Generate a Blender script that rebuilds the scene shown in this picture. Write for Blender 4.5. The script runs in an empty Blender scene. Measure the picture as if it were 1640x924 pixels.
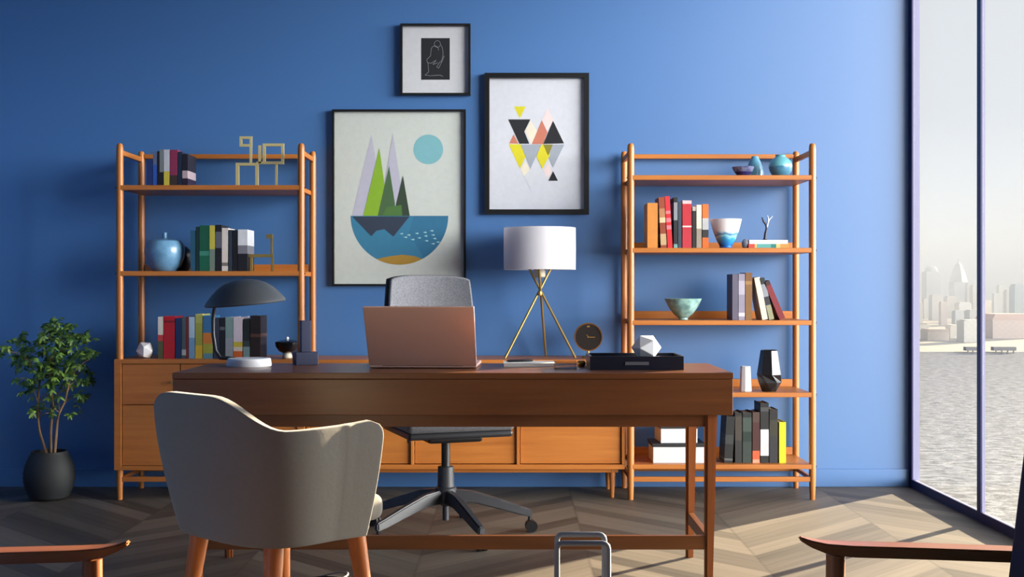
import bpy, bmesh, math, random
from mathutils import Vector, Matrix, Euler
random.seed(7)
S = bpy.context.scene
COL = S.collection
R = math.radians
F = 1898.0          # focal length in pixels of the 1640-wide frame
EYE = 1.056         # camera height (m)

# ---------------------------------------------------------------- camera, world, sun, exposure
cam_d = bpy.data.cameras.new('camera'); cam = bpy.data.objects.new('camera', cam_d); COL.objects.link(cam)
cam.location = (0, 0, EYE); cam.rotation_euler = (R(90), 0, 0)
cam_d.sensor_width = 36.0; cam_d.lens = F / 1640 * 36.0
cam_d.clip_start = 0.05; cam_d.clip_end = 12000
S.camera = cam
S.view_settings.view_transform = 'Standard'; S.view_settings.look = 'None'
S.view_settings.gamma = 1.0; S.view_settings.use_curve_mapping = False
S.view_settings.exposure = 0.0
S.cycles.use_denoising = True
S.cycles.max_bounces = 8; S.cycles.diffuse_bounces = 5; S.cycles.transparent_max_bounces = 12
S.cycles.caustics_reflective = False; S.cycles.caustics_refractive = False
S.cycles.sample_clamp_indirect = 6.0

SKY_BASE = 0.80
LOBE = 30.0          # glow added to the unseen sky beside and behind the viewer, lights the room
LOBE_AZ, LOBE_EL = 109, 9
SUN_STRENGTH = 36.0
SUN_EL = 11.8
w = bpy.data.worlds.new('hazy_sky'); S.world = w; w.use_nodes = True
nt = w.node_tree; nt.nodes.clear()
def wn(t, **k):
    n = nt.nodes.new(t)
    for a, b in k.items(): setattr(n, a, b)
    return n
tc = wn('ShaderNodeTexCoord')
dot = wn('ShaderNodeVectorMath', operation='DOT_PRODUCT')
az, el = R(LOBE_AZ), R(LOBE_EL)
dot.inputs[1].default_value = (math.sin(az) * math.cos(el), math.cos(az) * math.cos(el), math.sin(el))
nt.links.new(tc.outputs['Generated'], dot.inputs[0])
mr = wn('ShaderNodeMapRange', interpolation_type='SMOOTHSTEP')
mr.inputs[1].default_value = 0.5; mr.inputs[2].default_value = 1.0; mr.inputs[3].default_value = 0; mr.inputs[4].default_value = LOBE
nt.links.new(dot.outputs['Value'], mr.inputs[0])
sep = wn('ShaderNodeSeparateXYZ'); nt.links.new(tc.outputs['Generated'], sep.inputs[0])
ramp = wn('ShaderNodeValToRGB'); nt.links.new(sep.outputs['Z'], ramp.inputs[0])
ramp.color_ramp.elements[0].position = 0.0; ramp.color_ramp.elements[0].color = (.94, .955, .965, 1)
ramp.color_ramp.elements[1].position = 0.26; ramp.color_ramp.elements[1].color = (.86, .875, .89, 1)
bg1 = wn('ShaderNodeBackground'); nt.links.new(ramp.outputs[0], bg1.inputs[0]); bg1.inputs[1].default_value = 1.0
bg2 = wn('ShaderNodeBackground'); bg2.inputs[0].default_value = (1.0, .985, .94, 1); 
band = wn('ShaderNodeMapRange', interpolation_type='SMOOTHSTEP'); nt.links.new(sep.outputs['Z'], band.inputs[0])   # brightest near the horizon
band.inputs[1].default_value = .12; band.inputs[2].default_value = .55; band.inputs[3].default_value = 1; band.inputs[4].default_value = 0
mul = wn('ShaderNodeMath', operation='MULTIPLY'); nt.links.new(mr.outputs[0], mul.inputs[0]); nt.links.new(band.outputs[0], mul.inputs[1])
nt.links.new(mul.outputs[0], bg2.inputs[1])
add = wn('ShaderNodeAddShader'); nt.links.new(bg1.outputs[0], add.inputs[0]); nt.links.new(bg2.outputs[0], add.inputs[1])
wo = wn('ShaderNodeOutputWorld'); nt.links.new(add.outputs[0], wo.inputs[0])

sd = bpy.data.lights.new('sun', 'SUN'); sun = bpy.data.objects.new('sun', sd); COL.objects.link(sun)
sd.energy = SUN_STRENGTH; sd.angle = R(0.6); sd.color = (1.0, .82, .56)
tr = Vector((-.753, -.658, 0)).normalized() * math.cos(R(SUN_EL)) + Vector((0, 0, -math.sin(R(SUN_EL))))
sun.rotation_euler = tr.to_track_quat('-Z', 'Y').to_euler(); sun.location = (6, 9, 5)

# ---------------------------------------------------------------- helpers
def lin(c):
    return tuple(((v / 255) / 12.92 if v / 255 <= .04045 else ((v / 255 + .055) / 1.055) ** 2.4) for v in c) + (1.0,)
MATS = {}
def M(name, rgb, rough=.5, metal=0.0, var=0.0, scale=8.0, stretch=(1, 1, 1), bump=0.0, rgb2=None, spec=.5, coat=0.0, sheen=0.0):
    """procedural principled material; var mixes rgb towards rgb2 with a stretched noise"""
    key = name
    if key in MATS: return MATS[key]
    m = bpy.data.materials.new(name); m.use_nodes = True
    t = m.node_tree; p = t.nodes['Principled BSDF']
    c1 = lin(rgb)
    p.inputs['Roughness'].default_value = rough; p.inputs['Metallic'].default_value = metal
    p.inputs['Specular IOR Level'].default_value = spec
    p.inputs['Coat Weight'].default_value = coat; p.inputs['Coat Roughness'].default_value = .15
    p.inputs['Sheen Weight'].default_value = sheen
    p.inputs['Base Color'].default_value = c1
    if var > 0 or bump > 0:
        co = t.nodes.new('ShaderNodeTexCoord'); mp = t.nodes.new('ShaderNodeMapping')
        mp.inputs['Scale'].default_value = stretch
        t.links.new(co.outputs['Object'], mp.inputs[0])
        nz = t.nodes.new('ShaderNodeTexNoise'); nz.inputs['Scale'].default_value = scale; nz.inputs['Detail'].default_value = 6
        nz.inputs['Roughness'].default_value = .6
        t.links.new(mp.outputs[0], nz.inputs['Vector'])
        if var > 0:
            c2 = lin(rgb2) if rgb2 else tuple(v * .45 for v in c1[:3]) + (1,)
            mx = t.nodes.new('ShaderNodeMix'); mx.data_type = 'RGBA'
            mr_ = t.nodes.new('ShaderNodeMapRange'); mr_.inputs[1].default_value = .3; mr_.inputs[2].default_value = .7
            mr_.inputs[4].default_value = var
            t.links.new(nz.outputs['Fac'], mr_.inputs[0]); t.links.new(mr_.outputs[0], mx.inputs[0])
            mx.inputs[6].default_value = c1; mx.inputs[7].default_value = c2
            t.links.new(mx.outputs[2], p.inputs['Base Color'])
        if bump > 0:
            b = t.nodes.new('ShaderNodeBump'); b.inputs['Strength'].default_value = bump; b.inputs['Distance'].default_value = .004
            t.links.new(nz.outputs['Fac'], b.inputs['Height']); t.links.new(b.outputs[0], p.inputs['Normal'])
    MATS[key] = m
    return m
def flat(rgb, rough=.6):
    return M('paint_%d_%d_%d' % rgb, rgb, rough)

class MB:
    """collects shapes and links them as ONE mesh object"""
    def __init__(self): self.bm = bmesh.new(); self.flatten = False
    def _mark(self, faces, mi):
        for f in faces: f.material_index = mi
    def box(self, x0, x1, y0, y1, z0, z1, mi=0, bev=0.0, seg=2, mat=None):
        tmp = bmesh.new(); bmesh.ops.create_cube(tmp, size=1)
        for v in tmp.verts:
            v.co = Vector(((x0 + x1) / 2 + v.co.x * (x1 - x0), (y0 + y1) / 2 + v.co.y * (y1 - y0), (z0 + z1) / 2 + v.co.z * (z1 - z0)))
        if bev > 0: bmesh.ops.bevel(tmp, geom=tmp.edges[:], offset=bev, segments=seg, affect='EDGES', profile=.5); self.flatten = True
        self.merge(tmp, mi, mat); return self
    def merge(self, tmp, mi=0, mat=None):
        if mat is not None: bmesh.ops.transform(tmp, matrix=mat, verts=tmp.verts)
        vm = {v: self.bm.verts.new(v.co) for v in tmp.verts}
        for f in tmp.faces:
            try: g = self.bm.faces.new([vm[v] for v in f.verts]); g.material_index = mi
            except ValueError: pass
        tmp.free()
    def tube(self, pts, r, seg=10, mi=0, closed=False, square=False):
        pts = [Vector(p) for p in pts]; n = len(pts)
        rs = r if isinstance(r, (list, tuple)) else [r] * n
        rings = []; prev = None
        for i, p in enumerate(pts):
            if closed: d = pts[(i + 1) % n] - pts[i - 1]
            else: d = pts[min(i + 1, n - 1)] - pts[max(i - 1, 0)]
            d.normalize()
            if prev is None:
                up = Vector((0, 0, 1)) if abs(d.z) < .9 else Vector((0, 1, 0))
                a = d.cross(up).normalized()
            else:
                a = prev - d * prev.dot(d)
                a = a.normalized() if a.length > 1e-6 else d.cross(Vector((0, 0, 1))).normalized()
            prev = a; b = d.cross(a)
            ring = []
            sg = 4 if square else seg
            for k in range(sg):
                t = 2 * math.pi * (k + (.5 if square else 0)) / sg
                rr = rs[i] * (1.414 if square else 1)
                ring.append(self.bm.verts.new(p + a * math.cos(t) * rr + b * math.sin(t) * rr))
            rings.append(ring)
        m = len(rings)
        for i in range(m if closed else m - 1):
            A, B = rings[i], rings[(i + 1) % m]
            for k in range(len(A)):
                f = self.bm.faces.new((A[k], A[(k + 1) % len(A)], B[(k + 1) % len(A)], B[k])); f.material_index = mi
        if not closed:
            f = self.bm.faces.new(rings[0][::-1]); f.material_index = mi
            f = self.bm.faces.new(rings[-1]); f.material_index = mi
        return self
    def lathe(self, prof, seg=32, c=(0, 0, 0), mi=0, mis=None):
        c = Vector(c); rings = []
        for r, z in prof:
            if r < 1e-5: rings.append([self.bm.verts.new(c + Vector((0, 0, z)))])
            else: rings.append([self.bm.verts.new(c + Vector((r * math.cos(2 * math.pi * k / seg), r * math.sin(2 * math.pi * k / seg), z))) for k in range(seg)])
        for i in range(len(rings) - 1):
            A, B = rings[i], rings[i + 1]; m_ = mis[i] if mis else mi
            for k in range(seg):
                k2 = (k + 1) % seg
                if len(A) == 1 and len(B) == 1: continue
                if len(A) == 1: f = self.bm.faces.new((A[0], B[k2], B[k]))
                elif len(B) == 1: f = self.bm.faces.new((A[k], A[k2], B[0]))
                else: f = self.bm.faces.new((A[k], A[k2], B[k2], B[k]))
                f.material_index = m_
        return self
    def poly(self, pts, mi=0, thick=0.0):
        """front polygon in the XZ plane given 3D points; optional thickness along +Y"""
        vs = [self.bm.verts.new(p) for p in pts]
        f = self.bm.faces.new(vs); f.material_index = mi
        if thick:
            bs = [self.bm.verts.new((p[0], p[1] + thick, p[2])) for p in pts]
            g = self.bm.faces.new(bs[::-1]); g.material_index = mi
            for i in range(len(vs)):
                j = (i + 1) % len(vs)
                g = self.bm.faces.new((vs[j], vs[i], bs[i], bs[j])); g.material_index = mi
        return self
    def build(self, name, mats, parent=None, loc=(0, 0, 0), rot=(0, 0, 0), smooth=True, angle=35, normals=True):
        if normals: bmesh.ops.recalc_face_normals(self.bm, faces=self.bm.faces)
        me = bpy.data.meshes.new(name); self.bm.to_mesh(me); self.bm.free()
        for m in (mats if isinstance(mats, (list, tuple)) else [mats]): me.materials.append(m)
        if smooth:
            for p in me.polygons: p.use_smooth = True
            me.set_sharp_from_angle(angle=R(angle))
        o = bpy.data.objects.new(name, me); COL.objects.link(o)
        o.location = loc; o.rotation_euler = rot
        if parent: o.parent = parent
        if smooth and self.flatten:      # keeps broad faces flat between their rounded edges
            wm = o.modifiers.new('flat_faces', 'WEIGHTED_NORMAL'); wm.keep_sharp = True; wm.weight = 80
        return o
def tag(o, label, cat, group=None, kind=None):
    o['label'] = label; o['category'] = cat
    if group: o['group'] = group
    if kind: o['kind'] = kind
    return o
def thing(name, label, cat, loc=(0, 0, 0), rz=0.0, group=None):
    o = bpy.data.objects.new(name, None); COL.objects.link(o); o.empty_display_size = .1
    o.location = loc; o.rotation_euler = (0, 0, rz)
    return tag(o, label, cat, group)
def struct(o, label=None):
    o['kind'] = 'structure'
    if label: o['label'] = label
    return o
def X(px, D): return (px - 820) * D / F
def Z(py, D): return EYE + (462 - py) * D / F

# ---------------------------------------------------------------- materials
def wood(name, rgb, rgb2, axis, rough=.38):
    st = {'x': (.9, 14, 14), 'y': (14, .9, 14), 'z': (14, 14, .9)}[axis]
    return M(name, rgb, rough, var=.75, scale=2.2, stretch=st, bump=.05, rgb2=rgb2)
OAK, OAK2 = (192, 120, 54), (158, 88, 36)
WX = wood('oiled_oak_along_x', OAK, OAK2, 'x'); WY = wood('oiled_oak_along_y', OAK, OAK2, 'y'); WZ = wood('oiled_oak_along_z', OAK, OAK2, 'z')
DK, DK2 = (114, 68, 36), (86, 47, 23)
DX = wood('walnut_along_x', DK, DK2, 'x', .3); DY = wood('walnut_along_y', DK, DK2, 'y', .33); DZ = wood('walnut_along_z', (146, 84, 44), (116, 62, 30), 'z', .33)
LEGW = wood('warm_beech', (204, 120, 62), (172, 92, 42), 'z', .35)
LW, LW2 = (162, 100, 58), (122, 70, 38)
LX = wood('teak_along_x', LW, LW2, 'x', .28); LZ = wood('teak_along_z', LW, LW2, 'z', .3); LY = wood('teak_along_y', LW, LW2, 'y', .3)
WALL = M('blue_wall_paint', (65, 111, 169), .42, var=.06, scale=3, rgb2=(69, 115, 172), spec=.95)
BASEB = M('blue_baseboard_paint', (65, 111, 169), .42, spec=.95)
PLASTER = M('pale_plaster', (205, 208, 212), .8, var=.1, scale=4, rgb2=(190, 194, 200))
BLACK = M('black_lacquer', (13, 13, 16), .4)
NAVY = M('navy_lacquer', (30, 34, 62), .4)
BRASS = M('satin_brass', (184, 150, 84), .3, metal=.75)
GOLD = M('pale_gold_bar', (214, 198, 140), .35, metal=.3)
WHITE = M('white_ceramic', (228, 228, 232), .45)
PAPER = M('book_paper', (220, 212, 195), .8, var=.4, scale=60, stretch=(1, 1, .02), rgb2=(190, 180, 160))
FRAME_NAVY = M('navy_window_frame', (22, 21, 80), .4)
FRAME_PAINTED_LIT = M('frame_painted_skylit', (142, 141, 172), .6)  # sky light on the frame's side faces, painted in as pale lilac
CHROME = M('grey_painted_steel', (140, 148, 162), .45, metal=.25)
DPLASTIC = M('charcoal_plastic', (54, 56, 62), .42)
CPLASTIC = M('black_plastic', (24, 25, 29), .4)

def floor_mat():
    m = bpy.data.materials.new('chevron_oak_floor'); m.use_nodes = True
    t = m.node_tree; p = t.nodes['Principled BSDF']
    def mt(op, a=None, b=None):
        n = t.nodes.new('ShaderNodeMath'); n.operation = op
        for i, v in enumerate((a, b)):
            if v is None: continue
            if isinstance(v, (int, float)): n.inputs[i].default_value = v
            else: t.links.new(v, n.inputs[i])
        return n.outputs[0]
    co = t.nodes.new('ShaderNodeTexCoord'); s = t.nodes.new('ShaderNodeSeparateXYZ'); t.links.new(co.outputs['Object'], s.inputs[0])
    W, PW = .66, .10
    xx = mt('ADD', s.outputs['X'], 20.16)
    a = mt('PINGPONG', xx, W)
    sgn = mt('MODULO', mt('FLOOR', mt('DIVIDE', xx, W)), 2.0)
    sv = mt('ADD', mt('SUBTRACT', s.outputs['Y'], a), 40.0)
    q = mt('DIVIDE', sv, PW * 1.414)
    pl = mt('FLOOR', q); fr = mt('FRACT', q)
    cmb = t.nodes.new('ShaderNodeCombineXYZ'); t.links.new(pl, cmb.inputs[0]); t.links.new(mt('FLOOR', mt('DIVIDE', xx, W)), cmb.inputs[1])
    wnz = t.nodes.new('ShaderNodeTexWhiteNoise'); wnz.noise_dimensions = '2D'; t.links.new(cmb.outputs[0], wnz.inputs['Vector'])
    # grain runs along the plank
    along = mt('ADD', a, s.outputs['Y'])
    g = t.nodes.new('ShaderNodeCombineXYZ'); t.links.new(mt('MULTIPLY', along, .7), g.inputs[0]); t.links.new(mt('MULTIPLY', sv, 14.0), g.inputs[1]); t.links.new(wnz.outputs['Value'], g.inputs[2])
    nz = t.nodes.new('ShaderNodeTexNoise'); nz.inputs['Scale'].default_value = 2.0; nz.inputs['Detail'].default_value = 7; t.links.new(g.outputs[0], nz.inputs['Vector'])
    f = mt('ADD', mt('MULTIPLY', wnz.outputs['Value'], .6), mt('MULTIPLY', nz.outputs['Fac'], .5))
    rp = t.nodes.new('ShaderNodeValToRGB'); t.links.new(f, rp.inputs[0])
    e = rp.color_ramp.elements
    e[0].position = .1; e[0].color = lin((56, 51, 47)); e[1].position = .95; e[1].color = lin((124, 115, 103))
    gap = mt('LESS_THAN', fr, .03); gx = mt('LESS_THAN', a, .006); gx2 = mt('GREATER_THAN', a, W - .006)
    gp = mt('MAXIMUM', gap, mt('MAXIMUM', gx, gx2))
    mx = t.nodes.new('ShaderNodeMix'); mx.data_type = 'RGBA'; t.links.new(mt('MULTIPLY', gp, .3), mx.inputs[0])
    t.links.new(rp.outputs[0], mx.inputs[6]); mx.inputs[7].default_value = lin((50, 44, 40))
    t.links.new(mx.outputs[2], p.inputs['Base Color'])
    p.inputs['Roughness'].default_value = .55; p.inputs['Specular IOR Level'].default_value = .3
    b = t.nodes.new('ShaderNodeBump'); b.inputs['Strength'].default_value = .15; b.inputs['Distance'].default_value = .003
    t.links.new(nz.outputs['Fac'], b.inputs['Height']); t.links.new(b.outputs[0], p.inputs['Normal'])
    return m
def glass_mat(name, tint, gloss):
    m = bpy.data.materials.new(name); m.use_nodes = True; t = m.node_tree; t.nodes.clear()
    o = t.nodes.new('ShaderNodeOutputMaterial'); tr_ = t.nodes.new('ShaderNodeBsdfTransparent'); tr_.inputs[0].default_value = tint
    gl = t.nodes.new('ShaderNodeBsdfGlossy'); gl.inputs['Roughness'].default_value = .02
    lw = t.nodes.new('ShaderNodeLayerWeight'); lw.inputs['Blend'].default_value = .5
    pw = t.nodes.new('ShaderNodeMath'); pw.operation = 'POWER'; t.links.new(lw.outputs['Facing'], pw.inputs[0]); pw.inputs[1].default_value = 5
    ma = t.nodes.new('ShaderNodeMath'); ma.operation = 'MULTIPLY_ADD'; t.links.new(pw.outputs[0], ma.inputs[0]); ma.inputs[1].default_value = gloss * .9; ma.inputs[2].default_value = gloss * .04
    mx = t.nodes.new('ShaderNodeMixShader'); t.links.new(ma.outputs[0], mx.inputs[0])
    t.links.new(tr_.outputs[0], mx.inputs[1]); t.links.new(gl.outputs[0], mx.inputs[2]); t.links.new(mx.outputs[0], o.inputs[0])
    return m
GLASS = glass_mat('window_glass', (.98, .985, .985, 1), .35)
SMOKE = glass_mat('smoked_glass', (.84, .83, .82, 1), .6)
CLEAR = glass_mat('clear_glass', (.93, .95, .95, 1), 1.0)

# ---------------------------------------------------------------- room shell
XR, YB, XL, YF, ZC = 2.115, 6.32, -3.5, -1.6, 3.30
WIN_NEAR = 3.2
def slab(name, x0, x1, y0, y1, z0, z1, m, label=None):
    return struct(MB().box(x0, x1, y0, y1, z0, z1).build(name, m, smooth=False), label)
slab('floor', XL - .1, XR + .06, YF - .1, YB + .1, -.1, 0, floor_mat())
slab('ceiling', XL - .1, XR + .06, YF - .1, YB + .1, ZC, ZC + .1, PLASTER)
slab('wall_back', XL - .1, XR + .012, YB, YB + .1, 0, ZC, WALL)
slab('wall_left', XL - .1, XL, YF, YB, 0, ZC, WALL)
slab('wall_front', XL - .1, XR + .06, YF - .1, YF, 0, ZC, PLASTER)
slab('wall_right', XR, XR + .06, YF, WIN_NEAR, 0, ZC, PLASTER)
struct(MB().box(XL, XR - .001, YB - .014, YB - .0005, 0, .095, bev=.003).build('baseboard_back', BASEB))
struct(MB().box(XL + .0005, XL + .014, YF, YB - .015, 0, .095, bev=.003).build('baseboard_left', BASEB))
posts = [YB - .03, 5.37, 4.42, WIN_NEAR + .02]
for i in range(3):
    a, b = posts[i], posts[i + 1]
    m = MB()
    m.box(XR, XR + .007, a - .022, a + (.03 if i == 0 else .022), 0, ZC)
    if i == 2: m.box(XR, XR + .007, b - .02, b + .022, 0, ZC)
    m.box(XR, XR + .007, b + .022, a - .022, 0, .045)
    m.box(XR, XR + .007, b + .022, a - .022, ZC - .05, ZC)
    wf = struct(m.build('window_%d' % (i + 1), FRAME_NAVY, smooth=False))
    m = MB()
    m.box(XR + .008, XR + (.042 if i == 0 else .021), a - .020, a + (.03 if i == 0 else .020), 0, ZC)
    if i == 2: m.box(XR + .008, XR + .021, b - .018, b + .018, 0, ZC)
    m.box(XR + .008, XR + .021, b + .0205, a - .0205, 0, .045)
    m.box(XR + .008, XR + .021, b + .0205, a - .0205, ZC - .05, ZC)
    of = m.build('painted_lit_frame', FRAME_PAINTED_LIT, wf, smooth=False); of['label'] = 'outer frame with its skylit face painted in as lilac'
    MB().box(XR + .011, XR + .015, b + .021, a - .021, .046, ZC - .051).build('glass_pane', GLASS, wf, smooth=False)

# ---------------------------------------------------------------- outside: water, shore, city
WZ_ = -59.0
def ripple():
    m = bpy.data.materials.new('grey_river_water'); m.use_nodes = True; t = m.node_tree; p = t.nodes['Principled BSDF']
    co = t.nodes.new('ShaderNodeTexCoord'); mp = t.nodes.new('ShaderNodeMapping'); mp.inputs['Rotation'].default_value = (0, 0, R(20)); mp.inputs['Scale'].default_value = (.17, .24, 1)
    t.links.new(co.outputs['Object'], mp.inputs[0])
    nz = t.nodes.new('ShaderNodeTexNoise'); nz.inputs['Scale'].default_value = 1.0; nz.inputs['Detail'].default_value = 8; nz.inputs['Roughness'].default_value = .65
    t.links.new(mp.outputs[0], nz.inputs['Vector'])
    rp = t.nodes.new('ShaderNodeValToRGB'); e = rp.color_ramp.elements; e[0].position = .40; e[0].color = lin((74, 78, 86)); e[1].position = .60; e[1].color = lin((126, 130, 138))
    t.links.new(nz.outputs['Fac'], rp.inputs[0]); t.links.new(rp.outputs[0], p.inputs['Base Color'])
    p.inputs['Roughness'].default_value = .45; p.inputs['Specular IOR Level'].default_value = .3
    b = t.nodes.new('ShaderNodeBump'); b.inputs['Strength'].default_value = .5; b.inputs['Distance'].default_value = 2.0
    t.links.new(nz.outputs['Fac'], b.inputs['Height']); t.links.new(b.outputs[0], p.inputs['Normal'])
    return m
tag(MB().box(4, 2600, -800, 1106, WZ_ - 2, WZ_).build('river', ripple(), smooth=False), 'wide grey rippled river below the window', 'water', kind='stuff')
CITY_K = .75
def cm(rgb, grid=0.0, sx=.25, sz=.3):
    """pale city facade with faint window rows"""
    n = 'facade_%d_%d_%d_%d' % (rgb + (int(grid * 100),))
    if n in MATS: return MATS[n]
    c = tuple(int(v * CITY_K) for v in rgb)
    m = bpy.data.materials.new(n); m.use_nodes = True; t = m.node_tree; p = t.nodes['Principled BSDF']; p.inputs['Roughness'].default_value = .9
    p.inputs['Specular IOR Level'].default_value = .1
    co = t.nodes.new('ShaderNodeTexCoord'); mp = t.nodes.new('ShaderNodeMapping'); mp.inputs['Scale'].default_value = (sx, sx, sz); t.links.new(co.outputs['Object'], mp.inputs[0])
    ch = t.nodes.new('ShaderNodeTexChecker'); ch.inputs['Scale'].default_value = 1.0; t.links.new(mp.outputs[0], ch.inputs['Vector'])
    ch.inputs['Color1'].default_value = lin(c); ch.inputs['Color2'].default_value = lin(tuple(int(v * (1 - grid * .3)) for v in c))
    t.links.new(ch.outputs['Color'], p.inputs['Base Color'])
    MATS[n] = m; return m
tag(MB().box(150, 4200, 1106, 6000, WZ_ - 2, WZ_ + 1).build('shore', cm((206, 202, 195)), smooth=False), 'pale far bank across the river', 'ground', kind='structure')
GROUND = WZ_ + 1
def haze():
    m = bpy.data.materials.new('river_haze'); m.use_nodes = True; t = m.node_tree; t.nodes.clear()
    o = t.nodes.new('ShaderNodeOutputMaterial'); v = t.nodes.new('ShaderNodeVolumeScatter')
    v.inputs['Color'].default_value = (.84, .92, 1.0, 1); v.inputs['Density'].default_value = HAZE; v.inputs['Anisotropy'].default_value = -.55
    ab = t.nodes.new('ShaderNodeVolumeAbsorption'); ab.inputs['Color'].default_value = (0, 0, 0, 1); ab.inputs['Density'].default_value = HAZE * .34
    ad = t.nodes.new('ShaderNodeAddShader'); t.links.new(v.outputs[0], ad.inputs[0]); t.links.new(ab.outputs[0], ad.inputs[1])
    t.links.new(ad.outputs[0], o.inputs['Volume']); return m
HAZE = .00040
tag(MB().box(150, 2400, 1000, 4200, GROUND + .1, 150).build('haze', haze(), smooth=False), 'pale mist hanging over the city across the river', 'haze', kind='stuff')
def tower(px0, px1, pyt, D, rgb, name, label, cap=None, capr=None, grid=.04, deep=None, cat='building'):
    x0, x1, zt = X(px0, D), X(px1, D), Z(pyt, D)
    wd = x1 - x0; dp = deep or wd; cx = (x0 + x1) / 2; h = zt - GROUND
    t = thing(name, label, cat, (cx, D, GROUND), 0, 'city buildings across the river')
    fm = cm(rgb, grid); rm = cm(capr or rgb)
    if cap == 'dome':
        MB().box(-wd / 2, wd / 2, 0, dp, 0, h - wd * .45).build('tower_body', fm, t, smooth=False)
        MB().lathe([(wd * .46, h - wd * .45), (wd * .42, h - wd * .22), (wd * .3, h - wd * .07), (0, h)], 20, (0, dp / 2, 0)).build('crown', rm, t)
    elif cap == 'spire':
        MB().box(-wd / 2, wd / 2, 0, dp, 0, h * .55).build('tower_body', fm, t, smooth=False)
        MB().lathe([(wd * .66, h * .55), (wd * .5, h * .72), (wd * .22, h * .88), (.04 * wd, h * .92), (.02 * wd, h)], 4, (0, dp / 2, 0)).build('pyramid_crown', rm, t, smooth=False)
    elif cap == 'gable':
        MB().box(-wd / 2, wd / 2, 0, dp, 0, h * .75).build('building_body', fm, t, smooth=False)
        m = MB(); m.poly([(-wd * .52, -.5, h * .75), (wd * .52, -.5, h * .75), (wd * .44, -.5, h), (-wd * .44, -.5, h)], 0, dp + 1); m.build('roof', rm, t, smooth=False)
    else:
        MB().box(-wd / 2, wd / 2, 0, dp, 0, h * .95).build('building_body', fm, t, smooth=False)
        MB().box(-wd * .42, wd * .42, dp * .06, dp * .9, h * .95, h).build('roof_block', rm, t, smooth=False)
    return t
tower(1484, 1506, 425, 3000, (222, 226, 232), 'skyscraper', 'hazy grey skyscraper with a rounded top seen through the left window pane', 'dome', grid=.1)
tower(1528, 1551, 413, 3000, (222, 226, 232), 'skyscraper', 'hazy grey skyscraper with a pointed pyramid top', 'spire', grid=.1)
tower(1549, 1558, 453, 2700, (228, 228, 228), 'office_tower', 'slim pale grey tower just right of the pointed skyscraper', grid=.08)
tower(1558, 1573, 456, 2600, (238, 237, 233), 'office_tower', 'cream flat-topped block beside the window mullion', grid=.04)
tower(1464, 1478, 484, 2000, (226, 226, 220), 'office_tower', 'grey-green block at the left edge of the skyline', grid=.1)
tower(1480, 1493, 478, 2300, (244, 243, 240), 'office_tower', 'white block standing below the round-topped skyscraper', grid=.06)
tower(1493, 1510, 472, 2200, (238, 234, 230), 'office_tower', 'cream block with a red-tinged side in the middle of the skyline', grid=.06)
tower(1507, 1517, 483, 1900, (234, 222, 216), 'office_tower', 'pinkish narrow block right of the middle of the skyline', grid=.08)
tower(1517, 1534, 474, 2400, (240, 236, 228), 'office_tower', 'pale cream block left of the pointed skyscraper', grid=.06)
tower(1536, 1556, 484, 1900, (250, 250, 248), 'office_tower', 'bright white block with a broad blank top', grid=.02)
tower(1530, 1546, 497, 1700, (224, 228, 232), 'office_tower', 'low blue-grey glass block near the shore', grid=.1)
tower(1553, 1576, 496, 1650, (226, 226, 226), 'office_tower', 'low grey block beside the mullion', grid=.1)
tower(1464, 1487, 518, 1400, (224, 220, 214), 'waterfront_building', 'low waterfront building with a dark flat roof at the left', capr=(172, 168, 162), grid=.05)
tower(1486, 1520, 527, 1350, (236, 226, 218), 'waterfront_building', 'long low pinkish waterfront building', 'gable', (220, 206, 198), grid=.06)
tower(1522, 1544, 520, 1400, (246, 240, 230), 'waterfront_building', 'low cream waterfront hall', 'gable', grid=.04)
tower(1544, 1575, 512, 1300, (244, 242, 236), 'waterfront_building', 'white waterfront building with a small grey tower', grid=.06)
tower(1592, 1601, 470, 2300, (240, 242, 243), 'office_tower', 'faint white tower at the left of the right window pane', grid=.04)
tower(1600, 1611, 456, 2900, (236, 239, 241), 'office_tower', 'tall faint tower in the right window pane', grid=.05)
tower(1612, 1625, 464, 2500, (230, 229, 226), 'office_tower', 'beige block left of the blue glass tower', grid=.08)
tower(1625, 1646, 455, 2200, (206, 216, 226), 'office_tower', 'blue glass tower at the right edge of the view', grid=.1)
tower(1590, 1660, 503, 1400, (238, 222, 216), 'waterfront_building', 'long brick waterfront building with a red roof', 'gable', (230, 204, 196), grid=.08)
for px0, px1, y, D, lab in ((1542, 1572, 552, 1104, 'dark flat pier at the water edge in the left window pane'), (1586, 1622, 553, 1104, 'dark thin pier at the water edge in the right window pane')):
    t = thing('pier', lab, 'pier', (X((px0 + px1) / 2, D), D - 8, WZ_), 0)
    wd = (px1 - px0) * D / F
    MB().box(-wd / 2, wd / 2, 0, 7, 2.5, 6.0).build('deck', cm((150, 148, 150)), t, smooth=False)
    for k in range(4): MB().box(-wd * .4 + k * wd * .26, -wd * .4 + k * wd * .26 + 1, 1, 2, .02, 2.5).build('pile', cm((170, 166, 164)), t, smooth=False)

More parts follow.
